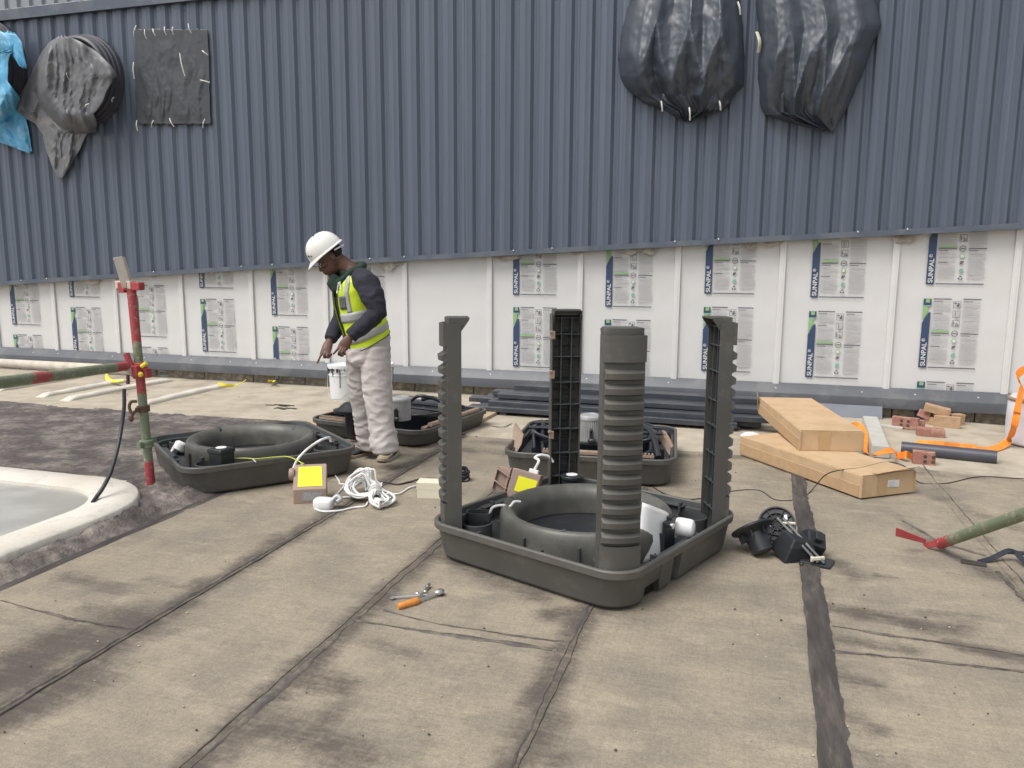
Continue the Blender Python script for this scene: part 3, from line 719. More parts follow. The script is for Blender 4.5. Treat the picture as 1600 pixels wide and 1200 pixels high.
# ---- front unit with its four corner posts
c0 = thing('cooler_base', 'large charcoal plastic cooler base with four tall ridged corner posts standing up', 'cooler', (1.785, -4.606, .012), math.radians(-22.26), 'open evaporative cooler bases on the roof')
base_tray(c0); wall_fixings(c0)
posts = [post(c0, a) for a in (-PI/4, PI/4, 3*PI/4, -3*PI/4)]
bk = posts[2]
for z in (.925, .68, .30):
    MB().box((-.085, PW-.004, z), (.012, .030, .05)).box((-.085, PW+.006, z+.02), (.022, .02, .018)).build('clip', 'copper', bk, 0, .003)
pump(c0, -.415, .465, .10, .105, .2)
cup(c0, -.44, -.385, math.radians(22)+.15, h=.135)
pt = [Vector((-.40, -.345, .15)), Vector((-.39, -.33, .19)), Vector((-.36, -.29, .20)), Vector((-.33, -.26, .19)), Vector((-.315, -.235, .215)), Vector((-.30, -.20, .21))]
MB().tube(bez(pt), .0075).build('supply_lead', 'wcable', c0)
pt = [c0.matrix_world.inverted() @ Vector((0, 0, 0))]
# white splash guard leaning in the near right corner
wg = MB()
def guard(a, b):
    w_ = .155; x = (a-.5)*w_*(1-.1*b); z = b*.245
    return (x, -.028*(1-(2*a-1)**4)*.6-.006*math.sin(PI*b), z)
bpy.context.view_layer.update()
iv0 = (Matrix.Translation(c0.location) @ c0.rotation_euler.to_matrix().to_4x4() @ Matrix.Scale(SCL, 4)).inverted()
q4 = [iv0 @ at(*v) for v in ((997, 884, 3.57), (1036, 869, 3.65), (1050, 803, 3.71), (1008, 786, 3.63))]
nrm = (q4[1]-q4[0]).cross(q4[3]-q4[0]).normalized()
def gpt(a, b):
    p = q4[0].lerp(q4[1], a).lerp(q4[3].lerp(q4[2], a), b); e = (2*a-1)**2
    if b > .8: p = p-(q4[3]-q4[0])*((b-.8)*.25*e*e if a > .5 else 0)
    return p-nrm*(.022*e*e*e)
MB().grid(14, 14, gpt).build('splash_guard', 'white', c0, 60, solid=.006)
pq = gpt(.62, .10); MB().ell(pq+nrm*.004, (.008, .008, .008), seg=10, n=6).build('hole_plug', 'black', c0)
bx = MB().box((.500, .005, .135), (.018, .11, .185)).box((.475, -.045, .10), (.05, .012, .13)).box((.475, .055, .10), (.05, .012, .13)).box((.49, .03, .232), (.05, .05, .018))
bx.build('valve_bracket', 'black', c0, 0, .004)
MB().xf(T4((.50, .0, .20), 0, PI/2, 0)).lathe([(.012, -.03), (.012, .02), (.016, .02), (.016, .028)], 12).build('valve_stem', 'steel', c0)
MB().xf(T4((.495, .10, .165), .25, PI/2, .5)).lathe([(.028, -.005), (.046, 0), (.050, .02), (.048, .07), (.043, .085), (.030, .092)], 24).build('drain_knob', 'white', c0, 40, 0)
MB().xf(T4((.475, .14, .125), 0, 0, 0)).lathe([(.022, -.03), (.024, .03)], 14).build('knob_neck', 'white', c0)

# ---- left unit, posts not fitted
c1 = thing('cooler_base', 'charcoal plastic cooler base without posts lying beside the red and green scaffold standard', 'cooler', (-.90, -3.67, .012), math.radians(51), 'open evaporative cooler bases on the roof')
base_tray(c1, slot=False); wall_fixings(c1)
pl = c1.matrix_world
def inv(root, p): return (Matrix.Translation(root.location) @ root.rotation_euler.to_matrix().to_4x4() @ Matrix.Scale(SCL, 4)).inverted() @ Vector(p)
q_ = inv(c1, g(347, 728, .17)); pump(c1, q_.x, q_.y, .12, .125, .5, True)
q_ = inv(c1, g(281, 704, .13)); MB().xf(T4((q_.x, q_.y, .10), .3, .5, .6)).lathe([(.03, -.03), (.046, -.02), (.048, .03), (.03, .045)], 18).box((0, .03, -.04), (.05, .02, .07)).build('float_valve', 'white', c1, 40)
q_ = inv(c1, g(507, 712, .15)); cup(c1, q_.x, q_.y, .2, 'plastic', .036, .05, .15, .11)
q_ = inv(c1, g(298, 705, .16)); MB().box((q_.x, q_.y, .115), (.028, .05, .12), Rz(.3)).build('valve_bracket', 'black', c1, 0, .004)
q_ = inv(c1, g(316, 724, .16)); MB().box((q_.x, q_.y, .10), (.03, .03, .10), Rz(.3)).build('valve_bracket', 'inner', c1, 0, .004)
P = [inv(c1, v) for v in (g(352, 716, .21), g(385, 716, .22), g(400, 717, .217), g(430, 714, .217), g(452, 714, .217), g(475, 725, .22))]
MB().tube(bez(P), .0035, 6).build('earth_wire', 'gyel', c1)
P = [inv(c1, v) for v in (g(400, 722, .20), g(395, 717, .217))]
MB().tube(P, .006, 6).build('wire_post', 'steel', c1)

# ---- two fan-side units at the back
def hose(root, pts, r=.02, m='hose', name='water_hose'): return MB().tube(bez(pts), r, 8).build(name, m, root, 60)
def comb(root, a, b, w=.035, h=.03):
    a, b = Vector(a), Vector(b); d = b-a; n = max(4, int(d.length/.022)); ang = math.atan2(d.y, d.x)
    mb = MB().xf(Matrix.Translation(a) @ Matrix.Rotation(ang, 4, 'Z')); mb.box((d.length/2, 0, h*.3), (d.length, w, h*.5))
    for k in range(n): mb.box(((k+.5)*d.length/n, 0, h*.72), (d.length/n*.55, w*.9, h*.5))
    return mb.build('water_spreader', 'tan', root, 0)
def motor(root, x, y, z, h=.20, r=.088):
    mb = MB(); n = 36
    ring_ = lambda rr, zz: [Vector((x+(rr+(.006 if j % 2 else 0)*(1 if zz < z+h*.9 else 0))*math.cos(2*PI*j/(2*n)), y+(rr+(.006 if j % 2 else 0)*(1 if zz < z+h*.9 else 0))*math.sin(2*PI*j/(2*n)), zz)) for j in range(2*n)]
    mb.loft([ring_(r*.95, z), ring_(r*.96, z+h*.86)]); 
    mb.lathe([(r*1.04, z+h*.84), (r*1.05, z+h*.88), (r*1.0, z+h*.95), (r*.8, z+h), (r*.78, z+h*.985), (r*.3, z+h*.99)], 36, (x, y, 0))
    o = mb.build('fan_motor', 'motor', root, 35)
    MB().ell((x+.02, y-r-.012, z+h*.5), (.014, .02, .016)).box((x+.02, y-r-.008, z+h*.28), (.02, .03, .09)).ell((x+.03, y-r-.02, z+h*.12), (.03, .016, .02)).build('motor_clamp', 'black', o)
    return o
def fan_unit(root, mot, dz=None):
    base_tray(root, slot=False, m_out='plastic', m_in='black', m_rim='plastic', collar=False, dz=dz)
    MB().lathe([(.50, .036), (.50, .19), (.515, .205), (.515, .222), (.495, .228), (.475, .215), (.465, .16), (.455, .06)], 72, cap=False).build('fan_shroud', 'shiny', root, 50)
    MB().lathe([(.45, .05), (.45, .0505)], 40).build('shroud_base', 'black', root, 0)
    bl = MB()
    for k in range(5):
        bl.xf(Matrix.Rotation(k*2*PI/5+.3, 4, 'Z')).grid(8, 4, lambda a, b: (.09+.34*a, -.09+.18*b*(1-.3*a), .11+.05*b-.02*a))
    bl.xf(None).lathe([(.0, .06), (.10, .06), (.10, .14), (.07, .17), (0, .17)], 24)
    bl.build('fan_wheel', 'black', root, 40, 0, solid=.004)
    for y in (-.10, .10): MB().tube([(-.52, y, .232), (0, y, .236), (.52, y, .232)], .014, 8).build('motor_rail', 'hose', root)
    motor(root, mot[0], mot[1], .215)
c2 = thing('cooler_base', 'open cooler base with grey fan motor and tan corner pads before the dark metal strips', 'cooler', (1.49, -2.76, .012), math.radians(5), 'open evaporative cooler bases on the roof')
m_ = inv(c2, g(921, 688, .27)); fan_unit(c2, (m_.x, m_.y))
def pad(root, x, y, rz, flip=1):
    mb = MB().xf(Matrix.Translation((x, y, .12)) @ Matrix.Rotation(rz, 4, 'Z'))
    mb.loft([[(0, -.012, 0), (.0, .012, 0), (0, .012, .17), (0, -.012, .17)], [(flip*.11, -.012, 0), (flip*.11, .012, 0), (flip*.11, .012, .13), (flip*.11, -.012, .13)], [(flip*.19, -.012, 0), (flip*.19, .012, 0), (flip*.19, .012, .035), (flip*.19, -.012, .035)]])
    for k in range(9): mb.box((flip*(.01+.019*k), 0, .07-.006*k), (.004, .032, .12-.010*k))
    return mb.build('corner_pad', 'tan', root, 0)
def pad2(root, L, dist):
    P = [inv(root, at(x, y, dist+(710-y)*.008)) for x, y in L]; c = sum(P, Vector())/len(P); o2 = Vector((0, .035, 0))
    ob = MB().loft([[p for p in P], [p+o2 for p in P]]).build('corner_pad', 'tan', root, 0, .003)
    for k in range(5):
        a = P[0].lerp(P[1], .15+.16*k); b = P[3].lerp(P[2], .15+.16*k); MB().tube([a-o2*.1, b-o2*.1], .005, 4).build('pad_rib', 'tan', ob, 0)
pad2(c2, [(801, 674), (804, 661), (818, 680), (815, 694), (806, 709), (799, 705)], 5.56); pad2(c2, [(1026, 668), (1041, 676), (1059, 708), (1057, 718), (1046, 712), (1033, 692)], 5.60)
comb(c2, (-.33, -.575, .152), (-.13, -.575, .152)); comb(c2, (.30, -.575, .152), (.47, -.575, .152))
MB().box((.02, -.575, .166), (.34, .045, .028)).box((.10, -.53, .19), (.02, .02, .03)).build('spreader_bar', 'tan', c2, 0, .004)
hose(c2, [(-.50, .30, .20), (-.44, .1, .235), (-.40, -.15, .20), (-.36, -.38, .15), (-.34, -.47, .10)], .016)
hose(c2, [(-.46, .20, .16), (-.38, -.02, .22), (-.30, -.28, .23), (-.20, -.44, .16), (-.16, -.48, .10)], .018)
hose(c2, [(-.52, -.1, .14), (-.46, -.25, .22), (-.42, -.40, .14)], .012)
hose(c2, [(.36, .05, .25), (.43, -.12, .25), (.47, -.32, .20), (.50, -.47, .13)], .024)
hose(c2, [(.50, -.1, .16), (.43, -.2, .22), (.44, -.35, .15), (.36, -.46, .13)], .018)
hose(c2, [(-.35, -.2, .22), (-.1, -.26, .20), (.2, -.25, .21), (.4, -.2, .22)], .016)
MB().ell((-.33, .10, .27), (.03, .02, .02)).ell((-.29, .08, .28), (.014, .014, .014)).build('wire_joint', 'orh', c2)
for x, y in ((.46, -.40), (.40, -.47), (-.28, -.49), (.52, -.30), (-.42, -.46)): MB().box((x, y, .10), (.03, .03, .12), Rz(.4)).build('hose_clip', 'hose', c2, 0, .004)
c3 = thing('cooler_base', 'black open cooler base with silver fan motor just behind the standing worker', 'cooler', (-.42, -2.08, .012), math.radians(-10), 'open evaporative cooler bases on the roof')
m_ = inv(c3, g(626, 655, .22)); fan_unit(c3, (m_.x, m_.y), 0)
comb(c3, (.575, -.42, .152), (.575, .44, .152), .05); comb(c3, (-.5, -.575, .152), (.12, -.575, .152), .05)
MB().box((.53, 0, .13), (.05, .9, .04)).build('spreader_bar', 'tan', c3, 0, .004)
hose(c3, [(.1, .2, .26), (.25, .12, .30), (.42, .15, .27), (.5, .3, .2)], .02); hose(c3, [(.05, .05, .25), (.2, .0, .33), (.36, .1, .28), (.5, .05, .2)], .016)
hose(c3, [(-.5, -.2, .2), (-.35, -.34, .24), (-.2, -.42, .2), (-.1, -.48, .14)], .018); hose(c3, [(-.52, -.35, .16), (-.3, -.45, .2), (-.1, -.46, .16)], .014); hose(c3, [(-.42, .05, .3), (-.44, -.1, .22), (-.40, -.2, .14)], .016)
m_ = inv(c3, g(547, 655, .20)); MB().lathe([(.04, .05), (.045, .24), (.14, .27), (.145, .285), (.10, .30), (.05, .345), (.03, .35)], 28, (m_.x, m_.y, 0)).build('fan_hub', 'black', c3, 40)
MB().ell((m_.x+.35, m_.y, .3), (.012, .012, .012)).build('bolt', 'steel', c3)
# tan board propped beside it
p1, p2 = g(470, 668, .03), g(528, 645, .10)
pb = thing('cardboard_strip', 'flat tan cardboard strip lying left of the black cooler base behind the worker', 'cardboard', (p1.x, p1.y, 0), math.atan2(p2.y-p1.y, p2.x-p1.x))
L_ = (p2-p1).length
MB().loft([[(0, -.05, .004), (0, .05, .004), (0, .05, .012), (0, -.05, .012)], [(L_, -.16, .05), (L_, .10, .11), (L_, .10, .12), (L_, -.16, .06)]]).build('sheet', 'cardf', pb, 0)

# ================================================================== CONTROL BOXES, CABLES
def wedge(root, w, d, h0, h1, m='cbox'):
    mb = MB().loft([[(x, 0, 0), (x, d, 0), (x, d, h1), (x, 0, h0)] for x in (-w/2, w/2)])
    o = mb.build('housing', m, root, 0, .006)
    sl = math.atan2(h1-h0, d); ll = math.hypot(d, h1-h0)
    def on(a, b, off): return (a, b*math.cos(sl)-off*math.sin(sl), h0+b*math.sin(sl)+off*math.cos(sl))
    MB().poly([on(-w*.36, ll*.10, .0025), on(w*.38, ll*.10, .0025), on(w*.34, ll*.88, .0025), on(-w*.36, ll*.88, .0025)]).build('yellow_sticker', 'yellow', root, 0)
    pr = MB()
    for k in range(7):
        b = .22+.085*k; pr.poly([on(-w*.30, ll*b, .0035), on(w*(.05+.2*((k*7) % 3)/2), ll*b, .0035), on(w*(.05+.2*((k*7) % 3)/2), ll*(b+.018), .0035), on(-w*.30, ll*(b+.018), .0035)])
    pr.build('small_print', mat('faint_print', (.50, .47, .05), .5), root, 0)
    return o
a_, b_ = g(461, 789), g(508, 785)
cb1 = thing('control_box', 'brown electrical control box with bright yellow sticker leaning at the corner of the left tray', 'control box', (a_+b_)/2, math.atan2(b_.y-a_.y, b_.x-a_.x)-.12)
wedge(cb1, .205, .17, .095, .215)
MB().poly([(-.055, -.0025, .02), (.07, -.0025, .018), (.075, -.0025, .075), (-.045, -.0025, .078)]).build('grey_tag', 'gtag', cb1, 0)
MB().xf(T4((-.10, .12, .165), 0, -PI/2, 0)).lathe([(.035, 0), (.04, .012), (.036, .03), (.02, .034)], 20).build('cable_gland', 'cbox', cb1, 40)
W1 = [at(456, 737, 5.02), at(465, 718, 5.05), at(480, 702, 5.1), at(497, 690, 5.08), at(508, 685, 5.13), at(515, 684, 5.2), at(517, 690, 5.22)]
tag(MB().tube(bez(W1), .0085).build('cable', 'wcable'), 'white cable rising from the brown control box into the left cooler tray', 'cable')
W1 = [at(470, 725, 5.02), at(490, 739, 4.95), at(500, 748, 4.9), at(508, 760, 4.88), at(511, 772, 4.86), g(513, 778, .01), g(520, 781, .01)]
tag(MB().tube(bez(W1), .0045, 6).build('cable', 'gyel'), 'thin yellow and green wire looping down over the brown control box', 'wire')
# second control box, lying in the corner of the front unit
pb_ = at(806, 757, 4.72)
cb2 = thing('control_box', 'brown electrical control box with yellow sticker tilted against the ring of the post unit', 'control box', (1.337, -4.282, .145), math.radians(-8))
hb = MB().box((0, 0, .085), (.17, .11, .17)); o = hb.build('housing', 'cbox', cb2, 0, .006)
MB().poly([(-.045, -.0585, .045), (.07, -.0585, .045), (.075, -.0585, .135), (-.04, -.0585, .135)]).build('yellow_sticker', 'yellow', cb2, 0)
fl_ = MB(); fl_.box((-.128, .012, .085), (.085, .085, .145)); fl_.box((-.13, -.045, .125), (.09, .035, .010), Matrix.Rotation(.35, 3, 'Y')); fl_.box((-.13, -.045, .055), (.09, .035, .010), Matrix.Rotation(.35, 3, 'Y')); fl_.box((-.098, .0, .085), (.012, .11, .16))
fl_.loft([[(-.178, -.052, .02), (-.178, .05, .02), (-.178, .05, .15), (-.178, -.052, .15)], [(-.170, -.052, .02), (-.170, .05, .02), (-.170, .05, .15), (-.170, -.052, .15)]])
fl_.build('finned_end', 'cbox', cb2, 0, .004)
MB().box((.03, 0, .18), (.055, .04, .025)).build('terminal_block', 'white', cb2, 0, .004)
cb2.rotation_euler = (math.radians(-16), math.radians(12), math.radians(2))
bpy.context.view_layer.update()
tp = cb2.matrix_world @ Vector((.03, 0, .19))
W2 = [tp, tp+Vector((.02, .02, .05)), at(836, 715, 4.59), at(845, 711, 4.61), at(858, 714, 4.63), at(864, 722, 4.63)]
tag(MB().tube(bez(W2), .0085).build('cable', 'wcable'), 'white cable arching from the tilted control box to the rear post', 'cable')
# white cable coil
cc = thing('cable_coil', 'tangled white cable coil tied in the middle beside the control box', 'cable coil', g(578, 785))
rg = random.Random(21); org = cc.location
def world_pts(L): return [Vector(p)-org for p in L]
mb = MB(); tie = at(586, 770, 4.86)
for k in range(17):
    px0, px1 = 541+rg.uniform(-3, 12), 597-rg.uniform(0, 18); top = 727+rg.uniform(0, 24); bot = 779-rg.uniform(0, 8)
    y0 = 4.86+rg.uniform(-.07, .10); dep = rg.uniform(.02, .12)
    L = [(586+rg.uniform(-5, 5), 770+rg.uniform(-5, 5), y0-.02), (px0+14, bot, y0-.05), (px0, (top+bot)/2+6, y0), (px0+8, top+10, y0+dep), (px0+22+rg.uniform(0, 12), top, y0+dep), (px1-8, top+18, y0+dep*.7), (px1, 755+rg.uniform(-4, 4), y0+.02)]
    pts = [at(*q_) for q_ in L]
    for p in pts: p.z = max(p.z, .012+rg.uniform(0, .02))
    P_ = bez(pts+[pts[0]], 5); mb.tube(world_pts(P_[:-1]), .0064, 6, closed=True)
for k in range(15):
    ex = 618-rg.uniform(0, 14); dy = rg.uniform(-8, 14); y0 = 4.78+rg.uniform(-.06, .06)
    L = [(584+rg.uniform(-3, 6), 764+rg.uniform(-4, 6), y0), (596+rg.uniform(-6, 4), 768+dy*.4, y0+.03), (ex-8, 773+dy*.5, y0+.02), (ex, 782+dy*.6, y0-.02), (ex-12, 790+dy*.4, y0-.07), (592, 791+dy*.2, y0-.08), (579+rg.uniform(-3, 3), 783, y0-.04)]
    pts = [at(*q_) for q_ in L]
    for p in pts: p.z = max(p.z, .010+.06*rg.random()*(1 if k < 10 else .2))
    P_ = bez(pts+[pts[0]], 5); mb.tube(world_pts(P_[:-1]), .0064, 6, closed=True)
mb.build('coil', 'wcable', cc, 180)
tb = MB()
for k in range(5):
    z = -9+4.5*k; L = [(577, 769+z*.5, 4.77), (586, 764+z*.8, 4.74), (595, 768+z*.6, 4.77), (592, 776+z*.5, 4.86), (582, 776+z*.5, 4.86)]
    pts = [at(*q_) for q_ in L]; P_ = bez(pts+[pts[0]], 4); tb.tube(world_pts(P_[:-1]), .0064, 6, closed=True)
tb.build('tied_turns', 'wcable', cc, 180)
for L in ([(578, 775), (555, 776), (530, 778), (515, 785)], [(575, 784), (570, 791), (553, 793), (530, 798), (505, 799), (492, 795)], [(524, 743), (530, 752), (531, 756), (538, 757), (535, 763), (520, 778), (514, 783)], [(612, 772), (625, 771), (638, 763), (650, 759)]):
    MB().tube(world_pts(bez([g(x, y, .010) for x, y in L], 6)), .0065, 6).build('loose_end', 'wcable', cc, 180)
wp = g(503, 797); ad = thing('power_adapter', 'white rounded cable joint box lying in front of the brown control box', 'adapter', wp, .10)
MB().loft([[Vector((math.copysign(abs(math.cos(t))**.5, math.cos(t))*.062*s, math.copysign(abs(math.sin(t))**.5, math.sin(t))*.042*s+.03, z)) for t in [2*PI*i/28 for i in range(28)]] for s, z in ((.9, .002), (1, .01), (1, .048), (.93, .062), (.8, .066))]).build('case', 'white', ad, 50)
MB().tube(bez([(.05, .04, .05), (.075, .06, .075), (.10, .055, .06), (.085, .03, .045)]), .016, 8).build('clear_wrap', 'motor', ad, 60)
# cream carton, black lead
a_ = g(650, 777); cbx = thing('carton', 'small cream carton lying on the roof left of the front unit', 'carton', a_+Vector((.112, .05, 0)), .20)
MB().box((0, 0, .035), (.215, .10, .07)).build('tray', 'cream', cbx, 0, .003); MB().box((0, .003, .082), (.223, .108, .05)).build('lid', 'cream', cbx, 0, .003)
cbk = thing('black_lead', 'black power lead coiled on the roof behind the cream carton', 'lead', g(712, 752))
mb = MB(); o_ = cbk.location
for k in range(7):
    c = Vector((.0, .03, .012+.012*k)); rx = rg.uniform(.075, .10); ry = rg.uniform(.04, .06); ph = rg.uniform(-.3, .3)
    mb.tube([c+Rz(ph) @ Vector((rx*math.cos(t), ry*math.sin(t), .01*math.sin(2*t))) for t in [2*PI*i/22 for i in range(22)]], .006, 6, closed=True)
mb.build('coil', 'black', cbk, 180)
MB().tube([p-o_ for p in bez([g(590, 752, .01), g(605, 754, .01), g(622, 757, .008), g(640, 753, .01), g(655, 749, .03), g(675, 748, .05), g(700, 750, .02)])], .007, 6).build('loose_end', 'black', cbk, 180)
# thin dark wire trailing past the boxes
TW = [g(945, 768, .02), g(960, 752, .008), g(985, 745, .006), g(1008, 753, .006), g(1040, 772, .006), g(1085, 780, .006), g(1140, 768, .006), g(1185, 766, .006), g(1212, 781, .006), g(1250, 780, .006), g(1266, 768, .008), g(1276, 757, .05), g(1290, 742, .145), g(1310, 735, .162), g(1345, 731, .162), g(1385, 722, .162), g(1412, 728, .158), g(1424, 742, .06), g(1440, 755, .006), g(1480, 755, .006), g(1530, 745, .006), g(1600, 748, .006), g(1680, 750, .006)]
tag(MB().tube(bez(TW, 6), .0042, 6).build('wire', 'wire', None, 180), 'thin dark wire trailing across the roof and over the lower cardboard box', 'wire')

# ================================================================== TOOLS
t1 = g(632, 948); rt = thing('ratchet', 'chrome ratchet wrench with orange handle lying on the roof', 'ratchet', t1)
A_, B_ = g(622, 948, .016)-t1, g(655, 938, .016)-t1; C_ = g(683, 927, .018)-t1; dd = (B_-A_).normalized()
MB().tube([A_, A_+dd*.012, A_+dd*.03, A_+dd*.07, A_+dd*.10, B_-dd*.006, B_], [.011, .016, .0145, .017, .0165, .015, .009], 12).build('handle', 'orh', rt, 60)
MB().tube([B_, B_*.5+C_*.5, C_], [.0065, .006, .008], 10).build('shaft', 'steel', rt, 60)
MB().ell(C_+dd*.012+Vector((0, 0, .004)), (.026, .019, .014), (dd, Vector((-dd.y, dd.x, 0)), Vector((0, 0, 1)))).build('head', 'steel', rt, 60)
MB().tube([C_+dd*.02+Vector((.004, -.006, .0)), C_+dd*.03+Vector((.006, -.012, -.010))], .009, 10).build('drive', 'black', rt, 40)
sp_ = thing('spanner', 'slim chrome spanner lying behind the orange handled ratchet', 'spanner', g(640, 931)); o_ = sp_.location
A_, B_ = g(613, 934, .012)-o_, g(668, 929, .018)-o_; dd = (B_-A_).normalized()
MB().tube([A_, B_], .0042, 8).build('shank', 'steel', sp_)
mb = MB(); mb.tube([A_+Vector((.009*math.cos(t), .009*math.sin(t), 0)) for t in [2*PI*i/14 for i in range(14)]], .0045, 6, closed=True); mb.build('ring_end', 'steel', sp_, 60)
sk = thing('socket_bar', 'short chrome extension bar with socket resting on the spanner', 'socket', g(660, 926)); o_ = sk.location
A_, B_ = g(658, 930, .022)-o_, g(670, 914, .014)-o_
MB().tube([A_, A_*.6+B_*.4, A_*.58+B_*.42, B_*.8+A_*.2, B_*.78+A_*.22, B_], [.007, .006, .005, .006, .010, .011], 10).build('bar', 'steel', sk, 40)
MB().ell(g(652, 928, .014)-o_, (.012, .009, .010)).ell(g(664, 925, .018)-o_, (.009, .007, .009)).build('socket', 'steel', sk)

# ================================================================== CARDBOARD BOXES
def carton(root, L, Wd, H, lean=0):
    me = MB().box((L/2, Wd/2, H/2), (L, Wd, H)).mesh('body', 'card', 0); bm = bmesh.new(); bm.from_mesh(me); bmesh.ops.subdivide_edges(bm, edges=bm.edges, cuts=5, use_grid_fill=True)
    for v in bm.verts:
        c = v.co.copy(); k_ = .004 if c.z > H*.3 else .0015
        v.co += Vector((nz(c, 7, 1+lean), nz(c, 7, 5+lean), nz(c, 5, 9+lean)))*k_
    bm.to_mesh(me); bm.free(); link('body', me, root, .004)
    MB().loft([[(.006, -.0035, .012), (.006, -.0035, H*.62), (.006, -.0005, H*.63), (.006, -.0005, .012)], [(L-.02, -.0035, .004), (L-.02, -.0035, H*.55), (L-.02, -.0005, H*.56), (L-.02, -.0005, .004)]]).build('side_flap', 'cardf', root, 0)
    MB().box((L*.62, Wd*.5, H+.0012), (L*.76, Wd-.012, .003)).build('top_flap', 'card', root, 0)
    MB().poly([(L+.002, Wd*.30, .004), (L+.002, Wd*.48, .004), (L+.002, Wd*.48, H-.004), (L+.002, Wd*.30, H-.004)]).build('parcel_tape', 'tape', root, 0)
    tb = MB()
    for y in (.005, Wd-.005): tb.box((L+.004, y, H*.5), (.008, .012, H*.94))
    tb.build('tuck_flap', 'cardf', root, 0, .002)
A_ = Vector((2.539, -2.145, .012)); B_ = Vector((3.307, -3.164, .012))
bl = thing('cardboard_box', 'long flat cardboard box with white shipping label, lower of the two', 'box', A_, math.atan2(B_.y-A_.y, B_.x-A_.x), 'cardboard boxes stacked on the roof')
carton(bl, (B_-A_).length, .455, .15)
L1 = (B_-A_).length
MB().poly([(L1+.004, .215, .058), (L1+.004, .315, .052), (L1+.004, .318, .100), (L1+.004, .218, .106)]).build('shipping_label', 'pwhite', bl, 0)
lp_ = MB()
for k in range(5): lp_.poly([(L1+.005, .225, .092-k*.008), (L1+.005, .27+.01*(k % 3), .0895-k*.008), (L1+.005, .27+.01*(k % 3), .092-k*.008), (L1+.005, .225, .0945-k*.008)])
lp_.build('label_print', 'pgrey', bl, 0)
MB().loft([[(L1-.02, .10, .155), (L1+.015, .11, .158), (L1+.015, .11, .160), (L1-.02, .10, .157)], [(L1-.02, .45, .156), (L1+.03, .455, .182), (L1+.03, .455, .184), (L1-.02, .45, .158)]]).build('loose_flap', 'cardf', bl, 0)
A_ = Vector((2.682, -1.31, .200)); B_ = Vector((2.957, -2.545, .166))
bu = thing('cardboard_box', 'flat cardboard box with an open flap, lying askew on top of the other', 'box', A_, 0, 'cardboard boxes stacked on the roof')
d_ = (B_-A_).normalized(); yv = Vector((-d_.y, d_.x, 0)).normalized(); zv = d_.cross(yv)
bu.rotation_euler = Matrix((d_, yv, zv)).transposed().to_euler()
carton(bu, (B_-A_).length, .455, .15, 3)
MB().loft([[(-.004, -.004, .02), (.02, -.004, .02), (.02, -.001, .02), (-.004, -.001, .02)], [(-.012, -.02, .19), (.06, -.03, .165), (.06, -.027, .165), (-.012, -.017, .19)]]).build('open_flap', 'cardf', bu, 0)
sh_ = MB().box((.55, .22, -.014), (.25, .3, .03)); sh_ = None
wb = g(1196, 690, .05); tag(MB().ell((2.63, -1.60, .045), (.10, .10, .040), seg=9, n=5).build('paper_bundle', 'white', None, 60), 'crumpled white wrapping sticking out under the upper cardboard box', 'wrapping')

# ================================================================== DARK METAL STRIPS
rg = random.Random(4)
rows = [(-1.16, .0, 2.62, -.05), (-1.02, .0, 2.75, .03), (-.88, .0, 2.8, -.02), (-.74, .0, 2.7, .06), (-1.10, .055, 2.9, .14), (-.95, .055, 2.85, -.12), (-.80, .055, 2.7, .02), (-1.0, .11, 2.75, .20), (-.84, .11, 2.65, .10), (-.72, .165, 2.55, .30), (-.62, .0, 2.7, .25), (-.60, .055, 2.6, .30)]
gl = [' at the front of the pile', ' lying second from the front', ' lying third from the front', ' lying deep inside the pile', ' on the second layer at the front', ' in the middle of the second layer', ' at the back of the second layer', ' on the third layer in front', ' on the third layer behind', ' topmost of the pile', ' at the foot of the wall side', ' on the wall side second layer']
for k, (y, z, ln, dx) in enumerate(rows):
    o = thing('metal_profile', 'dark slate folded metal strip'+gl[k], 'metal strip', (-.06+dx, y+.06, z+.036), rg.uniform(-.035, -.015), 'pile of dark metal strips')
    pr = [(-.062, 0), (.062, 0), (.062, .006), (.056, .006), (.056, .003), (-.056, .003), (-.056, .046), (-.02, .049), (-.02, .052), (-.062, .049)]
    pr = [(-.062, 0), (.060, 0), (.060, .05), (.052, .052), (-.055, .050), (-.062, .046)]
    MB().loft([[(x, a, b+.004*math.sin(3*x/ln+k)) for a, b in pr] for x in [ln*i/8 for i in range(9)]]).build('strip', 'profile', o, 0, .003)
bb = MB().box((0, 0, .017), (.07, .55, .034)).mesh('bearer', 'pvc', 0)
for k, (x, lb_) in enumerate(((.25, 'left'), (1.35, 'middle'), (2.50, 'right'))):
    o = link('bearer', bb, None, .003); o.location = (x, -.88, 0); tag(o, 'dark bearer block under the '+lb_+' of the metal strip pile', 'bearer')
a_, b_ = g(722, 668, .02), g(765, 646, .02)
pk = thing('timber_plank', 'short pale timber plank lying left of the metal strip pile', 'plank', a_, math.atan2(b_.y-a_.y, b_.x-a_.x)); MB().box(((b_-a_).length/2, 0, .0), ((b_-a_).length+.1, .14, .036)).build('board', 'timber', pk, 0, .004)
tag(MB().box((0, 0, 0), (.16, .06, .05), Rz(.4)).build('timber_offcut', 'timber', None, 0, .003), 'small pale timber offcut at the left tip of the strip pile', 'offcut').location = (-.06, -.50, .028)
a_ = g(788, 664); MB_ = MB().tube(bez([g(768, 666, .006), g(785, 667, .02), g(800, 662, .006)]), .006, 6, flat=.4); tag(MB_.build('metal_scrap', 'profile'), 'thin dark curled metal offcut in front of the strip pile', 'offcut')

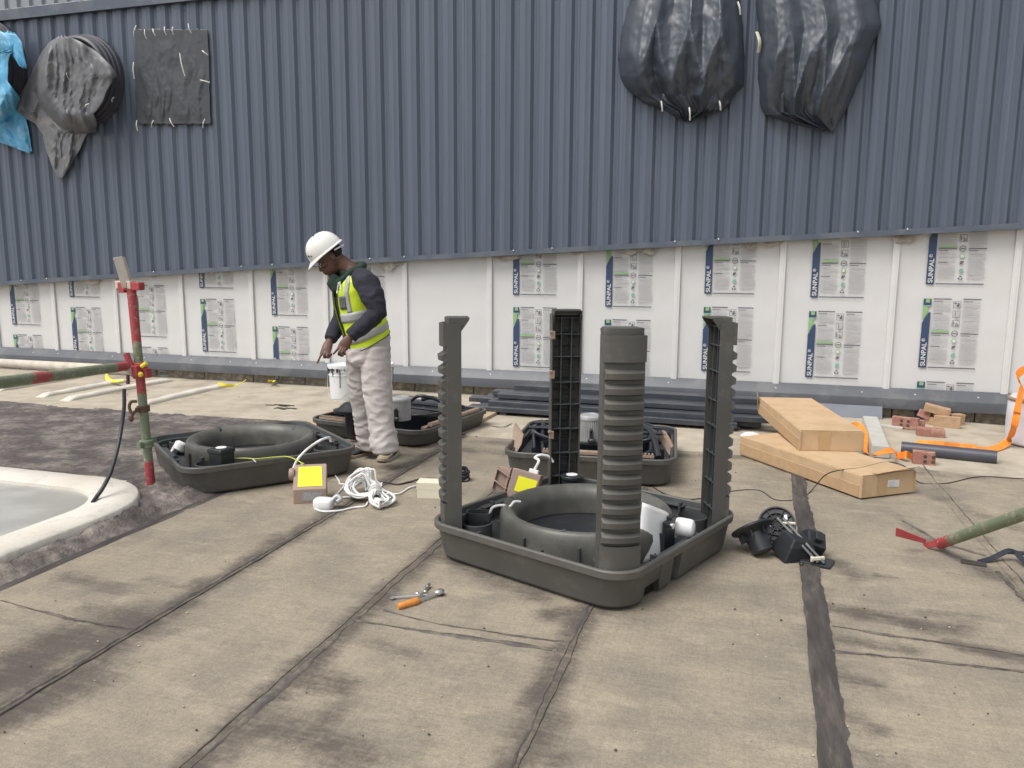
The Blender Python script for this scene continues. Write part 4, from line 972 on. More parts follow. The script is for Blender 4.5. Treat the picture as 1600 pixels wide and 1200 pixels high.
# ================================================================== RIGHT BACK CLUTTER
a_, b_ = g(1290, 668), g(1405, 668)
fs = thing('flashing_sheet', 'blue-grey flat sheet leaning low against the block course behind the boxes', 'sheet', (3.30, -.16, .0), -.02)
MB().box((0, .03, .065), (1.15, .012, .13), Matrix.Rotation(-.35, 3, 'X')).build('sheet', 'sheetgrey', fs, 0, .002)
a_, b_ = Vector((3.70, -.62, .012)), Vector((3.60, -1.93, .012))
ln = thing('concrete_lintel', 'pale grey concrete lintel with an orange strap laid across it', 'lintel', a_, math.atan2(b_.y-a_.y, b_.x-a_.x))
L_ = (b_-a_).length; MB().loft([[(x, -.075, 0), (x, .075, 0), (x, .062, .10), (x, -.062, .10)] for x in (0, L_*.5, L_)]).build('beam', 'lintel', ln, 0, .008)
def brick_mesh(m_, holes=False, broken=0):
    mb = MB().box((0, 0, 0), (.222, .106, .073))
    bm = bmesh.new(); me = mb.mesh('brick', [m_, 'mortar'], 0); bm.from_mesh(me)
    bmesh.ops.subdivide_edges(bm, edges=bm.edges, cuts=2, use_grid_fill=True)
    for v in bm.verts:
        v.co += Vector((nz(v.co, 22, broken+1), nz(v.co, 22, broken+5), nz(v.co, 22, broken+9)))*.004
        if broken and v.co.x > .02: v.co.x = .02+.25*(v.co.x-.02)+.02*nz(v.co, 30, broken)
    bm.to_mesh(me); bm.free(); return me
bm_r, bm_b, bm_h = brick_mesh('brick'), brick_mesh('buff'), brick_mesh('buff', broken=3)
bhalf = brick_mesh('brick', broken=7)
def put(me, lab, px, py, z, rot, hole=False, gp_=None):
    p = g(px, py); o = thing('brick', lab, 'brick', (p.x, p.y, z), 0, 'loose bricks by the wall'); o.rotation_euler = rot
    link('body', me, o, .004)
    if hole:
        for x in (-.045, .0, .045) if hole == 1 else (-.028, .028):
            for y in (-.018, .020):
                MB().lathe([(.013, .0375), (.013, .0395)], 12, (x, y, 0)).build('hole', 'mortar', o, 0)
    return o
put(bm_r, 'red brick standing on its edge with round holes facing out', 1414, 670, .058, (math.radians(88), 0, -.35), 2)
put(bm_b, 'buff brick lying tilted on top of the brick heap', 1462, 664, .148, (.0, .20, -.20))
put(bm_b, 'buff brick under the tilted one in the heap', 1479, 668, .055, (PI/2*.98, 0, -.25))
put(bm_h, 'buff half brick at the right end of the heap', 1497, 664, .055, (PI/2, 0, .5))
put(bm_r, 'dusty red brick lying in front of the heap', 1453, 682, .040, (0, 0, -.10))
put(bhalf, 'broken red brick piece between the holed brick and the heap', 1434, 668, .038, (0, 0, .4))
put(bhalf, 'broken red brick chunk at the left foot of the heap', 1446, 660, .075, (.3, .2, 1.2))
put(bm_h, 'broken buff brick bat wedged under the heap', 1462, 662, .038, (0, 0, .9))
put(bhalf, 'single half brick standing alone in front of the dark pipe', 1450, 727, .053, (PI/2, 0, -.08), 2)
tag(MB().box((0, 0, .012), (.19, .10, .024), Rz(-.2)).build('tile_offcut', 'lintel', None, 0, .004), 'flat grey tile offcut lying left of the holed red brick', 'offcut').location = g(1393, 669)
a_, b_ = g(1408, 700, .05), g(1557, 715, .05)
pp = thing('plastic_pipe', 'dark grey plastic pipe lying beside the orange strap', 'pipe', a_, 0)
d_ = b_-a_; x_, y_, z_ = basis(d_)
def pipe(r0, r1): return [[x_*(math.cos(t)*r)+y_*(math.sin(t)*r)+d_*e for t in [2*PI*i/28 for i in range(28)]] for r, e in ((r1, .002), (r0, 0), (r0, 1), (r1, .998))]
R_ = pipe(.054, .048); R_.append(R_[0]); MB().loft(R_, False, False).build('tube', 'pvc', pp, 40)
MB().loft(pipe(.0475, .046)[:2], True, True).build('bore', 'mortar', pp, 0)
pc = tag(MB().tube([g(1336, 676, .05), g(1352, 681, .05)], .045, 16).build('pipe_offcut', 'pvc'), 'short dark pipe offcut behind the upper cardboard box under the orange strap', 'pipe')
# orange strap
def ribbon(name, pts, wd, twist, m_, n=8, lab=None, cat='strap'):
    P_ = bez(pts, n); rings = []; N_ = len(P_)
    for i, p in enumerate(P_):
        d = (P_[min(i+1, N_-1)]-P_[max(i-1, 0)]).normalized(); x, y, _ = basis(d)
        t = twist(i/(N_-1)) ; v = x*math.cos(t)+y*math.sin(t); nn = d.cross(v)
        rings.append([p-v*wd/2-nn*.0015, p+v*wd/2-nn*.0015, p+v*wd/2+nn*.0015, p-v*wd/2+nn*.0015])
    o = MB().loft(rings).build(name, m_, None, 50); return tag(o, lab, cat) if lab else o
ribbon('webbing_strap', [g(1281, 650, .17), g(1296, 655, .17), g(1312, 665, .13), g(1326, 668, .14), g(1340, 664, .16), g(1349, 674, .12), g(1351, 686, .08), g(1350, 696, .07), g(1352, 706, .06), g(1365, 711, .105), g(1382, 706, .118), g(1396, 704, .108), g(1402, 712, .03), g(1416, 710, .07), g(1428, 714, .02), g(1436, 709, .05)], .055, lambda t: .5+.9*math.sin(9*t), 'orange', 8, 'orange webbing strap looped over the concrete lintel behind the boxes')
ribbon('webbing_strap', [g(1432, 690, .03), g(1450, 693, .03), g(1470, 695, .06), g(1484, 697, .05), g(1505, 699, .04), g(1522, 700, .07), g(1538, 703, .04), g(1560, 699, .03), g(1576, 688, .06), at(1584, 668, 6.35), at(1590, 640, 6.35), at(1597, 606, 6.5), at(1606, 575, 6.7), Vector((5.99, -.035, .86))], .062, lambda t: .3+1.1*math.sin(7*t)*(1-t)+.9*t, 'orange', 8, 'orange webbing strap trailing behind the pipe and hanging at the right edge')
wr = g(1600, 700); sk = thing('insulation_roll', 'white wrapped roll standing at the right edge against the wall', 'roll', (wr.x+.12, wr.y+.14, 0))
MB().lathe([(.20, .01), (.225, .03), (.23, .25), (.225, .40), (.20, .43), (.06, .435)], 28).build('wrapped_roll', 'sack', sk, 40); MB().lathe([(.229, .385), (.232, .40), (.228, .415)], 28, cap=False).build('top_band', 'tan', sk, 40, solid=.003)

# ================================================================== BLACK FAN PARTS
f1 = thing('plastic_spigot', 'black plastic round flange with short spout lying beside the front unit', 'spigot', g(1176, 866, .0))
f1.scale = (.80,)*3
M1 = T4((0, .02, .150), math.radians(-28), math.radians(-30), 0)
MB().xf(M1).lathe([(.06, -.145), (.068, -.14), (.075, -.02), (.10, .0), (.135, .012), (.142, .018), (.142, .03), (.13, .034)], 36).build('flange', 'black', f1, 40)
rb = MB().xf(M1)
for k in range(8): rb.xf(M1 @ Matrix.Rotation(k*PI/4, 4, 'Z')).box((.085, 0, -.025), (.05, .004, .05))
rb.build('gusset', 'black', f1, 0); MB().xf(M1).lathe([(.052, -.1455), (.052, -.1445)], 20).build('bore', 'mortar', f1, 0)
f2 = thing('plastic_spigot', 'black plastic round plate with web ribs and white clips showing', 'spigot', g(1212, 852, .0))
f2.scale = (.70,)*3
M2 = T4((.0, .02, .165), math.radians(58), math.radians(-8), 0)
MB().xf(M2).lathe([(.125, -.05), (.138, -.03), (.142, .0), (.138, .014), (.128, .014), (.124, -.01), (.02, -.012)], 36).build('plate', 'black', f2, 40)
wb = MB().xf(M2)
for k in range(12): wb.xf(M2 @ Matrix.Rotation(k*PI/6, 4, 'Z')).box((.075, 0, .002), (.10, .0035, .02))
for r_ in (.045, .085): wb.xf(M2).lathe([(r_, -.01), (r_, .012), (r_+.004, .012), (r_+.004, -.01)], 28)
wb.build('web_rib', 'hose', f2, 0)
for c_, d__ in (((-.06, -.03, .018), (.025, .03, .014)), ((.07, .045, .018), (.025, .04, .014)), ((.085, .0, .018), (.016, .022, .014))): MB().xf(M2).box(c_, d__).build('white_clip', 'white', f2, 0, .002)
f3 = thing('plastic_hood', 'black plastic pump hood with two strap arms lying on the dark roof seam', 'hood', g(1250, 874, .0))
f3.scale = (.88,)*3
MB().xf(T4((-.035, .0, .075), .25, .1, .5)).loft([[(-.10, -.09, -.06), (.10, -.09, -.06), (.11, .08, -.06), (-.11, .08, -.06)], [(-.07, -.07, .03), (.09, -.07, .03), (.09, .07, .03), (-.08, .07, .03)], [(-.05, -.05, .075), (.06, -.05, .075), (.06, .05, .075), (-.05, .05, .075)]]).build('hood_shell', 'black', f3, 0, .008)
MB().xf(T4((.065, .05, .095), .7, .35, .3)).loft([[(-.08, -.07, -.08), (.08, -.07, -.08), (.08, .07, -.08), (-.08, .07, -.08)], [(-.05, -.055, .05), (.06, -.055, .05), (.06, .055, .05), (-.05, .055, .05)]]).box((.0, 0, .06), (.05, .06, .05)).build('hood_box', 'black', f3, 0, .008)
st_ = MB()
for dx in (-.012, .022): st_.tube([(-.125+dx, .08, .215), (-.06+dx, .02, .165), (.02+dx, -.06, .10), (.10+dx, -.12, .035)], .011, 4)
st_.build('strap_arm', 'hose', f3, 0, .002)
MB().box((.085, -.115, .058), (.085, .014, .02), Rz(.5)).box((.055, -.115, .05), (.016, .016, .03)).build('white_clip', 'cream', f3, 0, .003); MB().box((-.07, .06, .195), (.075, .018, .012), Rz(.2)).build('white_clip', 'cream', f3, 0, .003)
MB().box((.09, -.045, .012), (.17, .13, .022), Rz(-.3)).ell((.0, -.12, .014), (.012, .012, .012)).build('foot_plate', 'black', f3, 0, .006)
# black strips on the right
p_ = g(1545, 882)
o = ribbon('plastic_strip', [g(1530, 878, .008), g(1548, 873, .02), g(1565, 865, .045), g(1578, 860, .06), g(1588, 864, .05), g(1602, 878, .03), g(1640, 905, .008)], .03, lambda t: .35, 'shiny', 8, 'shiny black plastic strip curling up from the roof at the right edge', 'strip')
tag(MB().box((0, 0, .008), (.115, .05, .010), Rz(-.2)).build('plastic_offcut', mat('offcut_brown', (.075, .062, .055), .6), None, 0, .002), 'flat dark offcut lying beside the curled black strip', 'offcut').location = g(1521, 882)
ribbon('plastic_strip', [g(1568, 862, .01), g(1600, 864, .012), g(1660, 868, .01)], .03, lambda t: .2, 'black', 8, 'flat black strip lying behind the curled shiny one', 'strip')
# ================================================================== ROOFLIGHT, MORTAR STRIPS
sk = thing('rooflight', 'low rooflight with rounded cream kerb and dull grey cover set in the dark bitumen', 'rooflight', (-2.05, -5.68, 0))
def rring(h, r, z, w=0): 
    P = []
    L = h-r
    for k in range(4):
        a = k*PI/2; n = Vector((math.cos(a), math.sin(a), 0)); t_ = Vector((-math.sin(a), math.cos(a), 0))
        for i in range(24): P.append(n*h+t_*(L*(2*i/24-1)))
        for j in range(16):
            b = j/16*PI/2; P.append(n*L+t_*L+n*(r*math.cos(b))+t_*(r*math.sin(b)))
    return [p*(1+w*nz(p, 3.5, h))+Vector((0, 0, z+w*.35*nz(p, 6, h+3))) for p in P]
MB().loft([rring(1.215, .63, -.05, .006), rring(1.208, .62, .06, .008), rring(1.202, .62, .088, .006), rring(1.192, .61, .098, .004), rring(1.08, .52, .101, .002), rring(.962, .43, .098, .002), rring(.95, .42, .092), rring(.945, .42, .060)], False, False).build('kerb', 'plaster', sk, 50)
cv = MB().grid(40, 40, lambda a, b: ((a-.5)*1.92, (b-.5)*1.92, .072+.05*(1-(2*a-1)**2)*(1-(2*b-1)**2)+.002*nz((a, b), 4)))
cv.build('cover', 'dome', sk, 180)
a_ = g(234, 767); MB().ell((a_.x+2.05-.02, a_.y+5.68-.02, .01), (.14, .05, .018), seg=14, n=6).ell((a_.x+2.05-.2, a_.y+5.68, .03), (.16, .04, .02), seg=14, n=6).ell((a_.x+2.05-.28, a_.y+5.68-.06, .05), (.05, .05, .03), seg=10, n=6).build('mortar_splash', 'plaster', sk, 60)
# stiff black cable standing out of the kerb
P = [g(145, 785, .10), at(152, 775, 4.53), at(162, 760, 4.58), at(172, 740, 4.66), at(180, 715, 4.76), at(186, 690, 4.85), at(191, 660, 4.93), at(194, 635, 4.97), at(194, 608, 5.0)]
tag(MB().tube(bez(P), .0125, 8).build('black_cable', 'rubber' if 'rubber' in MT else 'hose', None, 60), 'stiff black cable rising from the rooflight kerb beside the scaffold standard', 'cable')
wm = ['at the far left edge', 'second from the left, left of the scaffold standard', 'running behind the scaffold standard', 'ending at the curved yellow strip']
for k, (x, y0, y1) in enumerate(((-5.78, -1.62, -.40), (-4.94, -1.80, -.45), (-4.49, -1.90, -.25), (-3.53, -1.85, -.44))):
    def sect(t, x=x, y0=y0, y1=y1, k=k):
        y = y0+(y1-y0)*t; w_ = .075+.012*nz((x, y), 4); h_ = .045+.010*nz((x, y), 5, 2); e = min(1, t*14+.15, (1-t)*14+.15)
        return [Vector((x+.015*nz((k, y), 2)+w_*math.cos(b)*(abs(math.cos(b))**-.35 if abs(math.cos(b)) > .01 else 1)*.9, y, .004+h_*e*abs(math.sin(b))**.6*(1 if b <= PI else -.2)+.004*nz((x+math.cos(b), y), 18))) for b in [PI*i/9 for i in range(10)]]
    tag(MB().loft([sect(i/44) for i in range(45)]).build('mortar_strip', 'plaster' if k < 3 else 'conc2' if 'conc2' in MT else 'plaster', None, 50), 'mortar covered batten on the screed '+wm[k], 'batten', 'mortar strips on the screed')
# yellow plastic scraps
for k, (L, w_, lb_) in enumerate((([(166, 584), (168, 594), (180, 598), (194, 596)], .07, 'yellow plastic strip behind the scaffold clamp'), ([(340, 601), (352, 604), (366, 605), (378, 600), (384, 596)], .065, 'curved yellow plastic strip at the end of a mortar covered batten'), ([(419, 597), (425, 598), (430, 597)], .05, 'tiny yellow plastic scrap on the screed right of the others'))):
    P = [g(x, y, .02+.05*abs(2*i/(len(L)-1)-1)) for i, (x, y) in enumerate(L)]
    N_ = bez(P, 6); rings = []
    for i, p in enumerate(N_):
        t = i/(len(N_)-1); w2 = w_*(.35+.65*math.sin(PI*min(1, max(0, t))) )
        rings.append([p+Vector((0, -w2*.5, .006)), p+Vector((0, w2*.5, .022)), p+Vector((0, w2*.5, .028)), p+Vector((0, -w2*.5, .012))])
    tag(MB().loft(rings).build('plastic_scrap', 'yplast', None, 50), lb_, 'scrap', 'yellow plastic scraps')
# bits of bark and dirt on the screed
for k, (x, y, s) in enumerate(((435, 634, 1.0), (447, 639, .8), (222, 610, .5), (180, 614, .4))):
    p = g(x, y, .006); rg = random.Random(k); mb = MB()
    for i in range(7):
        a = rg.uniform(0, 6.3); c = p+Vector((rg.uniform(-.12, .12)*s, rg.uniform(-.05, .05)*s, .003)); mb.box(c, (.10*s, .03*s, .006), Rz(rg.uniform(-.6, .6)))
    tag(mb.build('dirt', 'timber' if k > 1 else 'mortar', None, 0), kind='stuff')
# ================================================================== BUCKETS
def bucket(px, py, lab, h=.40, r=.152):
    p = g(px, py); b = thing('paint_bucket', lab, 'bucket', p, 0, 'white paint buckets by the wall')
    MB().lathe([(r*.86, .004), (r*.88, .0), (r*.89, .01), (r*.95, h*.70), (r*1.0, h*.70), (r*1.0, h*.715), (r*.955, h*.72), (r*.965, h*.80), (r*1.01, h*.80), (r*1.01, h*.815), (r*.975, h*.82), (r*.98, h*.9), (r*1.02, h*.9)], 40).build('pail', 'bucket', b, 30)
    MB().lathe([(r*1.05, h*.895), (r*1.06, h*.93), (r*1.06, h*.985), (r*1.03, h), (r*.98, h), (r*.96, h*.975), (r*.3, h*.972)], 40).build('lid', 'bucket', b, 30)
    dm = MB(); rg = random.Random(px)
    for k in range(22):
        a = rg.uniform(-2.9, .3); z1 = h*rg.uniform(.86, .93); z0 = z1-h*rg.choice((.05, .1, .16, .5 if k % 4 == 0 else .1)); w_ = rg.uniform(.004, .010)
        P = [Vector((math.cos(a+.05*nz((z, k), 9))*(r*1.0-(h*.9-z)*.055+.0045), math.sin(a+.05*nz((z, k), 9))*(r*1.0-(h*.9-z)*.055+.0045), z)) for z in [z1+(z0-z1)*i/6 for i in range(7)]]
        dm.tube(P, [w_, w_*.9, w_*.8, w_*.7, w_*.6, w_*.6, w_*.8], 5)
    dm.build('paint_drip', 'drip', b, 60)
    for s in (-1, 1): MB().lathe([(.016, -.008), (.018, .0), (.010, .010)], 12).build('handle_lug', 'steel', b, 40).location = (s*r*1.0, -.02, h*.84)
    MB().tube(bez([(-r*1.02, -.02, h*.83), (-r*1.06, -.05, h*.45), (-r*.55, -r*.93, h*.10), (0, -r*1.02, h*.06), (r*.55, -r*.93, h*.12), (r*1.06, -.05, h*.45), (r*1.02, -.02, h*.83)], 6), .004, 6).build('handle', 'steel', b, 60)
    return b
bucket(536, 624, 'white paint bucket with dark drips standing left of the worker’s legs by the wall'.replace('’', "'"))
bucket(594, 622, "white paint bucket with dark drips half hidden behind the worker's legs")

# ================================================================== SCAFFOLD
ps = thing('scaffold_standard', 'leaning scaffold standard with red and green paint and red clamp at the left', 'scaffold pole', g(236, 767))
o_ = ps.location
PA = at(237, 768, 5.03)-o_; PB = at(205, 450, 5.06)-o_; R0 = .0285
def pp_(t): return PA+(PB-PA)*t
def paint_mat():
    m = bpy.data.materials.new('tube_paint'); m.use_nodes = True; n = m.node_tree; b = n.nodes['Principled BSDF']; L = n.links.new
    def noi(s, st=None):
        t = n.nodes.new('ShaderNodeTexNoise'); t.inputs['Scale'].default_value = s; t.inputs['Detail'].default_value = 5; L(n.nodes.get('tc').outputs['Object'], t.inputs['Vector']); return t.outputs['Fac']
    n.nodes.new('ShaderNodeTexCoord').name = 'tc'
    def rng(x, a0, a1, b0, b1):
        r = n.nodes.new('ShaderNodeMapRange'); r.interpolation_type = 'SMOOTHSTEP'
        for k, v in zip(('From Min', 'From Max', 'To Min', 'To Max'), (a0, a1, b0, b1)): r.inputs[k].default_value = v
        L(x, r.inputs['Value']); return r.outputs[0]
    def mix(f, A, B):
        q = n.nodes.new('ShaderNodeMix'); q.data_type = 'RGBA'
        for k, v in (('Factor', f), ('A', A), ('B', B)):
            if isinstance(v, tuple): q.inputs[k].default_value = (*v, 1)
            else: L(v, q.inputs[k])
        return q.outputs['Result']
    at_ = n.nodes.new('ShaderNodeAttribute'); at_.attribute_name = 'red'
    ad = n.nodes.new('ShaderNodeMath'); ad.operation = 'ADD'; L(at_.outputs['Fac'], ad.inputs[0])
    r0 = n.nodes.new('ShaderNodeMapRange'); r0.inputs['To Min'].default_value = -.6; r0.inputs['To Max'].default_value = .6; L(noi(26), r0.inputs['Value']); L(r0.outputs[0], ad.inputs[1])
    grn = mix(rng(noi(16), .5, .66, 0, .8), (.165, .20, .125), (.30, .265, .20)); red = mix(rng(noi(34), .56, .68, 0, .7), (.36, .055, .06), (.30, .20, .16))
    c = mix(rng(ad.outputs[0], .38, .62, 0, 1), grn, red); c = mix(rng(noi(70), .64, .70, 0, .9), c, (.55, .53, .47)); c = mix(rng(noi(44), .66, .72, 0, .8), c, (.09, .055, .04))
    L(c, b.inputs['Base Color']); b.inputs['Roughness'].default_value = .62
    bp = n.nodes.new('ShaderNodeBump'); bp.inputs['Strength'].default_value = .25; bp.inputs['Distance'].default_value = .004; L(noi(60), bp.inputs['Height']); L(bp.outputs[0], b.inputs['Normal'])
    return m
MT['paint'] = paint_mat()
def painted(name, A_, B_, r, reds, parent):
    N_ = 60; me = MB().tube([A_.lerp(B_, i/N_) for i in range(N_+1)], r, 18).mesh(name, 'paint', 50)
    ax = B_-A_; L2 = ax.length_squared; v_ = []
    for v in me.vertices:
        t = (v.co-A_).dot(ax)/L2; v_.append(max(min(1, max(0, .5+min(t-a, b-t)/.05)) for a, b in reds))
    set_attr(me, 'red', v_); return link(name, me, parent)
painted('tube', pp_(0), pp_(1), R0, ((-1, .15), (.49, .63), (.74, 2)), ps)
ud = (PB-PA).normalized(); bx_, by_, _ = basis(ud); BM = Matrix((bx_, by_, ud)).transposed()
def on_pole(t): return Matrix.Translation(pp_(t)) @ BM.to_4x4()
MB().box(PB+Vector((.0, 0, .012)), (.155, .06, .05), Rz(.1)).box(PB+Vector((-.05, 0, -.005)), (.045, .07, .05)).build('head_plate', 'pred', ps, 0, .005)
b0 = at(200, 445, 5.06)-o_; b1 = at(186, 402, 5.06)-o_; MB().tube([b0-Vector((0, 0, .02)), b1], .052, 4, flat=.5).box(b0+Vector((-.02, 0, .0)), (.12, .05, .05)).build('head_board', 'pcream', ps, 0, .003)
c = (pp_(.60)); cl = MB().xf(on_pole(.605)).lathe([(R0+.002, -.055), (R0+.016, -.05), (R0+.016, .045), (R0+.002, .05)], 18, cap=False)
cl.box((.045, .02, .0), (.06, .05, .07)).box((-.045, -.02, -.01), (.06, .05, .05)).box((.0, .05, -.02), (.05, .05, .06)); cl.build('clamp', 'pred', ps, 0, .004)
MB().xf(None).tube([at(207, 580, 5.0)-o_, at(197, 552, 5.0)-o_], .020, 8).build('clamp_wedge', 'pred', ps, 40)
MB().tube([at(221, 573, 4.99)-o_, at(229, 567, 4.99)-o_], .013, 8).build('wedge_tip', 'yplast', ps, 40); MB().ell(at(219, 585, 4.99)-o_, (.02, .02, .018)).build('wedge_tip', 'yplast', ps, 40)
MB().tube([at(200, 584, 5.0)-o_, at(200, 600, 5.0)-o_], .011, 8).build('clamp_pin', 'rust', ps, 40)
cr_ = MB().xf(on_pole(.415)).lathe([(R0+.002, -.022), (R0+.012, -.02), (R0+.012, .02), (R0+.002, .022)], 18, cap=False); cr_.box((.04, 0, 0), (.04, .025, .03)); cr_.build('swivel_clamp', 'rust', ps, 0, .003)
MB().tube([Vector(p)-o_ for p in bez([at(214, 627, 4.98), at(205, 628, 4.97), at(202, 636, 4.97), at(206, 645, 4.97), at(212, 642, 4.97)])], .010, 8).ell(at(205, 654, 4.97)-o_, (.016, .016, .022)).tube([at(209, 645, 4.97)-o_, at(205, 653, 4.97)-o_], .008, 6).build('swivel_bolt', 'rust', ps, 50)
MB().xf(on_pole(.243)).lathe([(R0+.002, -.03), (R0+.012, -.026), (R0+.012, .0), (R0+.018, .004), (R0+.018, .022), (R0+.002, .026)], 18, cap=False).box((.05, 0, .0), (.05, .03, .04)).box((-.05, 0, .012), (.05, .03, .04)).build('spigot_collar', 'pole', ps, 0, .003)
def rod(name, A_, B_, r, reds, lab, cat, m_=None):
    o = thing(name, lab, cat, A_)
    if m_: MB().tube([Vector((0, 0, 0)), (B_-A_)*.5, B_-A_], r, 18).build('tube', m_, o, 50)
    else: painted('tube', Vector((0, 0, 0)), B_-A_, r, reds, o)
    return o
t0, t1 = at(197, 572, 4.97), at(0, 598, 3.6)
rod('scaffold_tube', t0, t0+(t1-t0)*2.2, .0295, ((-1, .06), (.32, .37)), 'green scaffold tube with red end clamped to the leaning standard', 'scaffold tube')
t0, t1 = at(160, 576, 5.12), at(0, 567, 5.7)
rod('scaffold_tube', t0+(t0-t1)*.25, t1+(t1-t0)*2, .031, (), 'cream cement-splashed scaffold tube behind the green one', 'scaffold tube', 'pcream')
# ledger on the right
t0, t1 = g(1470, 849, .05), at(1600, 803, 3.35)
rl_ = rod('scaffold_tube', t0, t0+(t1-t0)*2.6, .0285, ((-1, .06),), 'green scaffold tube with red forked end reaching in from the right', 'scaffold tube')
d_ = (t1-t0).normalized(); s_ = d_.cross(Vector((0, 0, 1))).normalized()
fk = MB()
for s in (-1, 1): fk.loft([[p+o2 for o2 in (Vector((0, 0, -.02)), Vector((0, 0, .02)), s_*s*.008+Vector((0, 0, .02)), s_*s*.008+Vector((0, 0, -.02)))] for p in (s_*s*.018+d_*.02, s_*s*.034-d_*.04, s_*s*.034-d_*.115)])
fk.ell(Vector((0, 0, 0)), (.03, .03, .03)); fk.build('fork', 'pred', rl_, 0, .003)
a_, b_ = at(1447, 846, 3.98)-t0, at(1400, 831, 3.95)-t0
MB().loft([[a_+Vector((0, 0, -.014)), a_+Vector((0, .01, -.014)), a_+Vector((0, .01, .010)), a_+Vector((0, 0, .010))], [b_+Vector((0, 0, -.024)), b_+Vector((0, .01, -.024)), b_+Vector((0, .01, .022)), b_+Vector((0, 0, .022))]]).build('wedge_flag', 'pred', rl_, 0, .002)

# ================================================================== PLASTIC COVERS ON THE WALL
def cover(name, root, rows, off, bulge, m_, fold=.05, seed=0, fx=5, fz=1.6, nu=80, nv=80, circ=None, peak=.66, pl=1., cm_=.6, hx=1., g0=.06):
    rows = [(y, a, b) for y, a, b in rows]; ys = [r[0] for r in rows]
    zig = fx*.9
    def tri(t): t = t % 1.0; return 1-4*abs(t-.42)/(.84 if t < .42 else 1.16)
    def fn(a, b):
        y = ys[0]+(ys[-1]-ys[0])*b
        xl = float(np.interp(y, ys, [r[1] for r in rows])); xr = float(np.interp(y, ys, [r[2] for r in rows]))
        q0 = wl(xl+(xr-xl)*a, y, off)
        e = min(1, 7*min(a, 1-a)+.0)*min(1, 8*b+.1)*min(1, 9*(1-b)+.1)
        if circ:
            c, R, rr = circ; d = math.hypot(q0.x-c.x, q0.z-c.z)/R
            bl = bulge*(1 if d < .80 else max(0, 1-((d-.80)/.36)**2)); gr = min(1, .25+d*.9)
            th = math.atan2(q0.x-c.x, -(q0.z-c.z)-.0+2.2*R)
        else:
            pk = peak+.16*tri(a*zig+seed*.3+.12*nz((a*5, seed), 1))*(1-abs(2*a-1)**3)+.05*nz((a*12, seed, 2), 1)
            bl = bulge*(min(1, 6*min(a, 1-a))**.6)*((.10+.90*b/pk) if b < pk else max(0, 1-((b-pk)/(1.03-pk))**1.5)); gr = g0+.9*max(0, b-.25)**1.3
            th = (a-.5)*1.2
        w_ = nz((q0.x*1.6, q0.z*1.1, seed), 1.2)+.5*nz((q0.x*4, q0.z*3, seed), 1)
        f1 = tri(th*fx+.55*w_+seed*.37); f2 = tri(th*fx*2.3+.9*w_+q0.z*fz*.5+seed*.11)
        cr_ = sum(w5*(1-2.6*abs(nz((q0.x*s5*hx+w_*.35, q0.z*s5, seed+s5), 1))) for s5, w5 in ((2.1, .50), (4.3, .36), (8.7, .25), (17, .13)))
        d = max(.006, bl+fold*e*(pl*gr*(f1*.65+.35*f2)+cm_*(.45+.55*b)*cr_))
        P_ = wl(xl+(xr-xl)*a, y, off-.01+d)
        return (P_.x+.012*nz((q0.z*8, seed, a), 1)*(1 if a in (0, 1) else 0), P_.y, P_.z+((.022*nz((q0.x*14, seed, 2), 1)+.03*nz((q0.x*37, seed, 2), 1)) if b in (0, 1) else 0))
    return MB().grid(nu, nv, fn).build(name, m_, root, 38, solid=.003)
OFF = .125
def ptie(root, px, py, dx, dy, off=.17, r=.006):
    a = wl(px, py, off); b = wl(px+dx, py+dy, off); m_ = (a+b)/2+Vector((.004, -.02, 0))
    MB().tube(bez([a, m_, b], 4), r, 5).build('cable_tie', 'tie', root, 60)
def duct(root, c, R, dep):
    mb = MB().xf(T4((c.x, -.11, c.z), PI/2, 0, 0)); mb.lathe([(R, 0), (R, dep*.25), (R*.97, dep*.27), (R*.97, dep*.48), (R*.94, dep*.50), (R*.94, dep*.72), (R*.90, dep*.74), (R*.89, dep*.95), (R*.84, dep), (R*.80, dep*.97), (R*.78, dep*.3)], 56)
    mb.build('duct_ring', 'pvc', root, 30)
# grey dusty bag over a round duct
cb_ = thing('plastic_cover', 'dusty grey plastic bag draped over a round duct with a ragged hanging tail', 'plastic cover', (0, 0, 0), 0, 'plastic covers on the cladding')
cc_ = wl(126, 122, .25); duct(cb_, cc_, .54, .24)
cover('bag', cb_, [(57, 92, 108), (65, 78, 126), (80, 66, 150), (100, 56, 172), (118, 48, 184), (124, 45, 176), (140, 35, 168), (160, 16, 160), (172, 8, 152), (178, 24, 146), (186, 42, 150), (194, 56, 152), (206, 63, 150), (209, 66, 135), (235, 72, 124), (262, 82, 108), (279, 92, 96)], .16, .30, 'baggrey', .080, 3, 4, .9, circ=(wl(122, 118, .16), .60, 0), pl=.55, cm_=.62, hx=1.6)
ptie(cb_, 133, 167, 6, -5, .50); ptie(cb_, 178, 152, -3, 7, .30); ptie(cb_, 105, 110, 2, 14, .45, .003)
# blue bag further left
cbl = thing('plastic_cover', 'torn light blue plastic sheet over a duct at the upper left edge', 'plastic cover', (0, 0, 0), 0, 'plastic covers on the cladding')
cc_ = wl(-30, 105, .25); duct(cbl, cc_, .62, .22)
cover('sheet', cbl, [(50, -70, 22), (62, -85, 33), (78, -90, 37), (84, -90, 16), (100, -92, 13), (128, -92, 12), (140, -90, 22), (150, -90, 30), (165, -85, 36), (180, -80, 40), (205, -60, 45), (226, 10, 48), (238, 40, 50)], .16, .28, 'bagblue', .06, 8, 6, 1.2, circ=(wl(-30, 105, .16), .66, 0), pl=.5, cm_=.9)
cover('upper_fold', cbl, [(52, 2, 24), (66, 4, 34), (90, 22, 39), (104, 30, 43), (106, 36, 42)], .40, .02, 'bagblue', .03, 12, 4, 2, 16, 16)
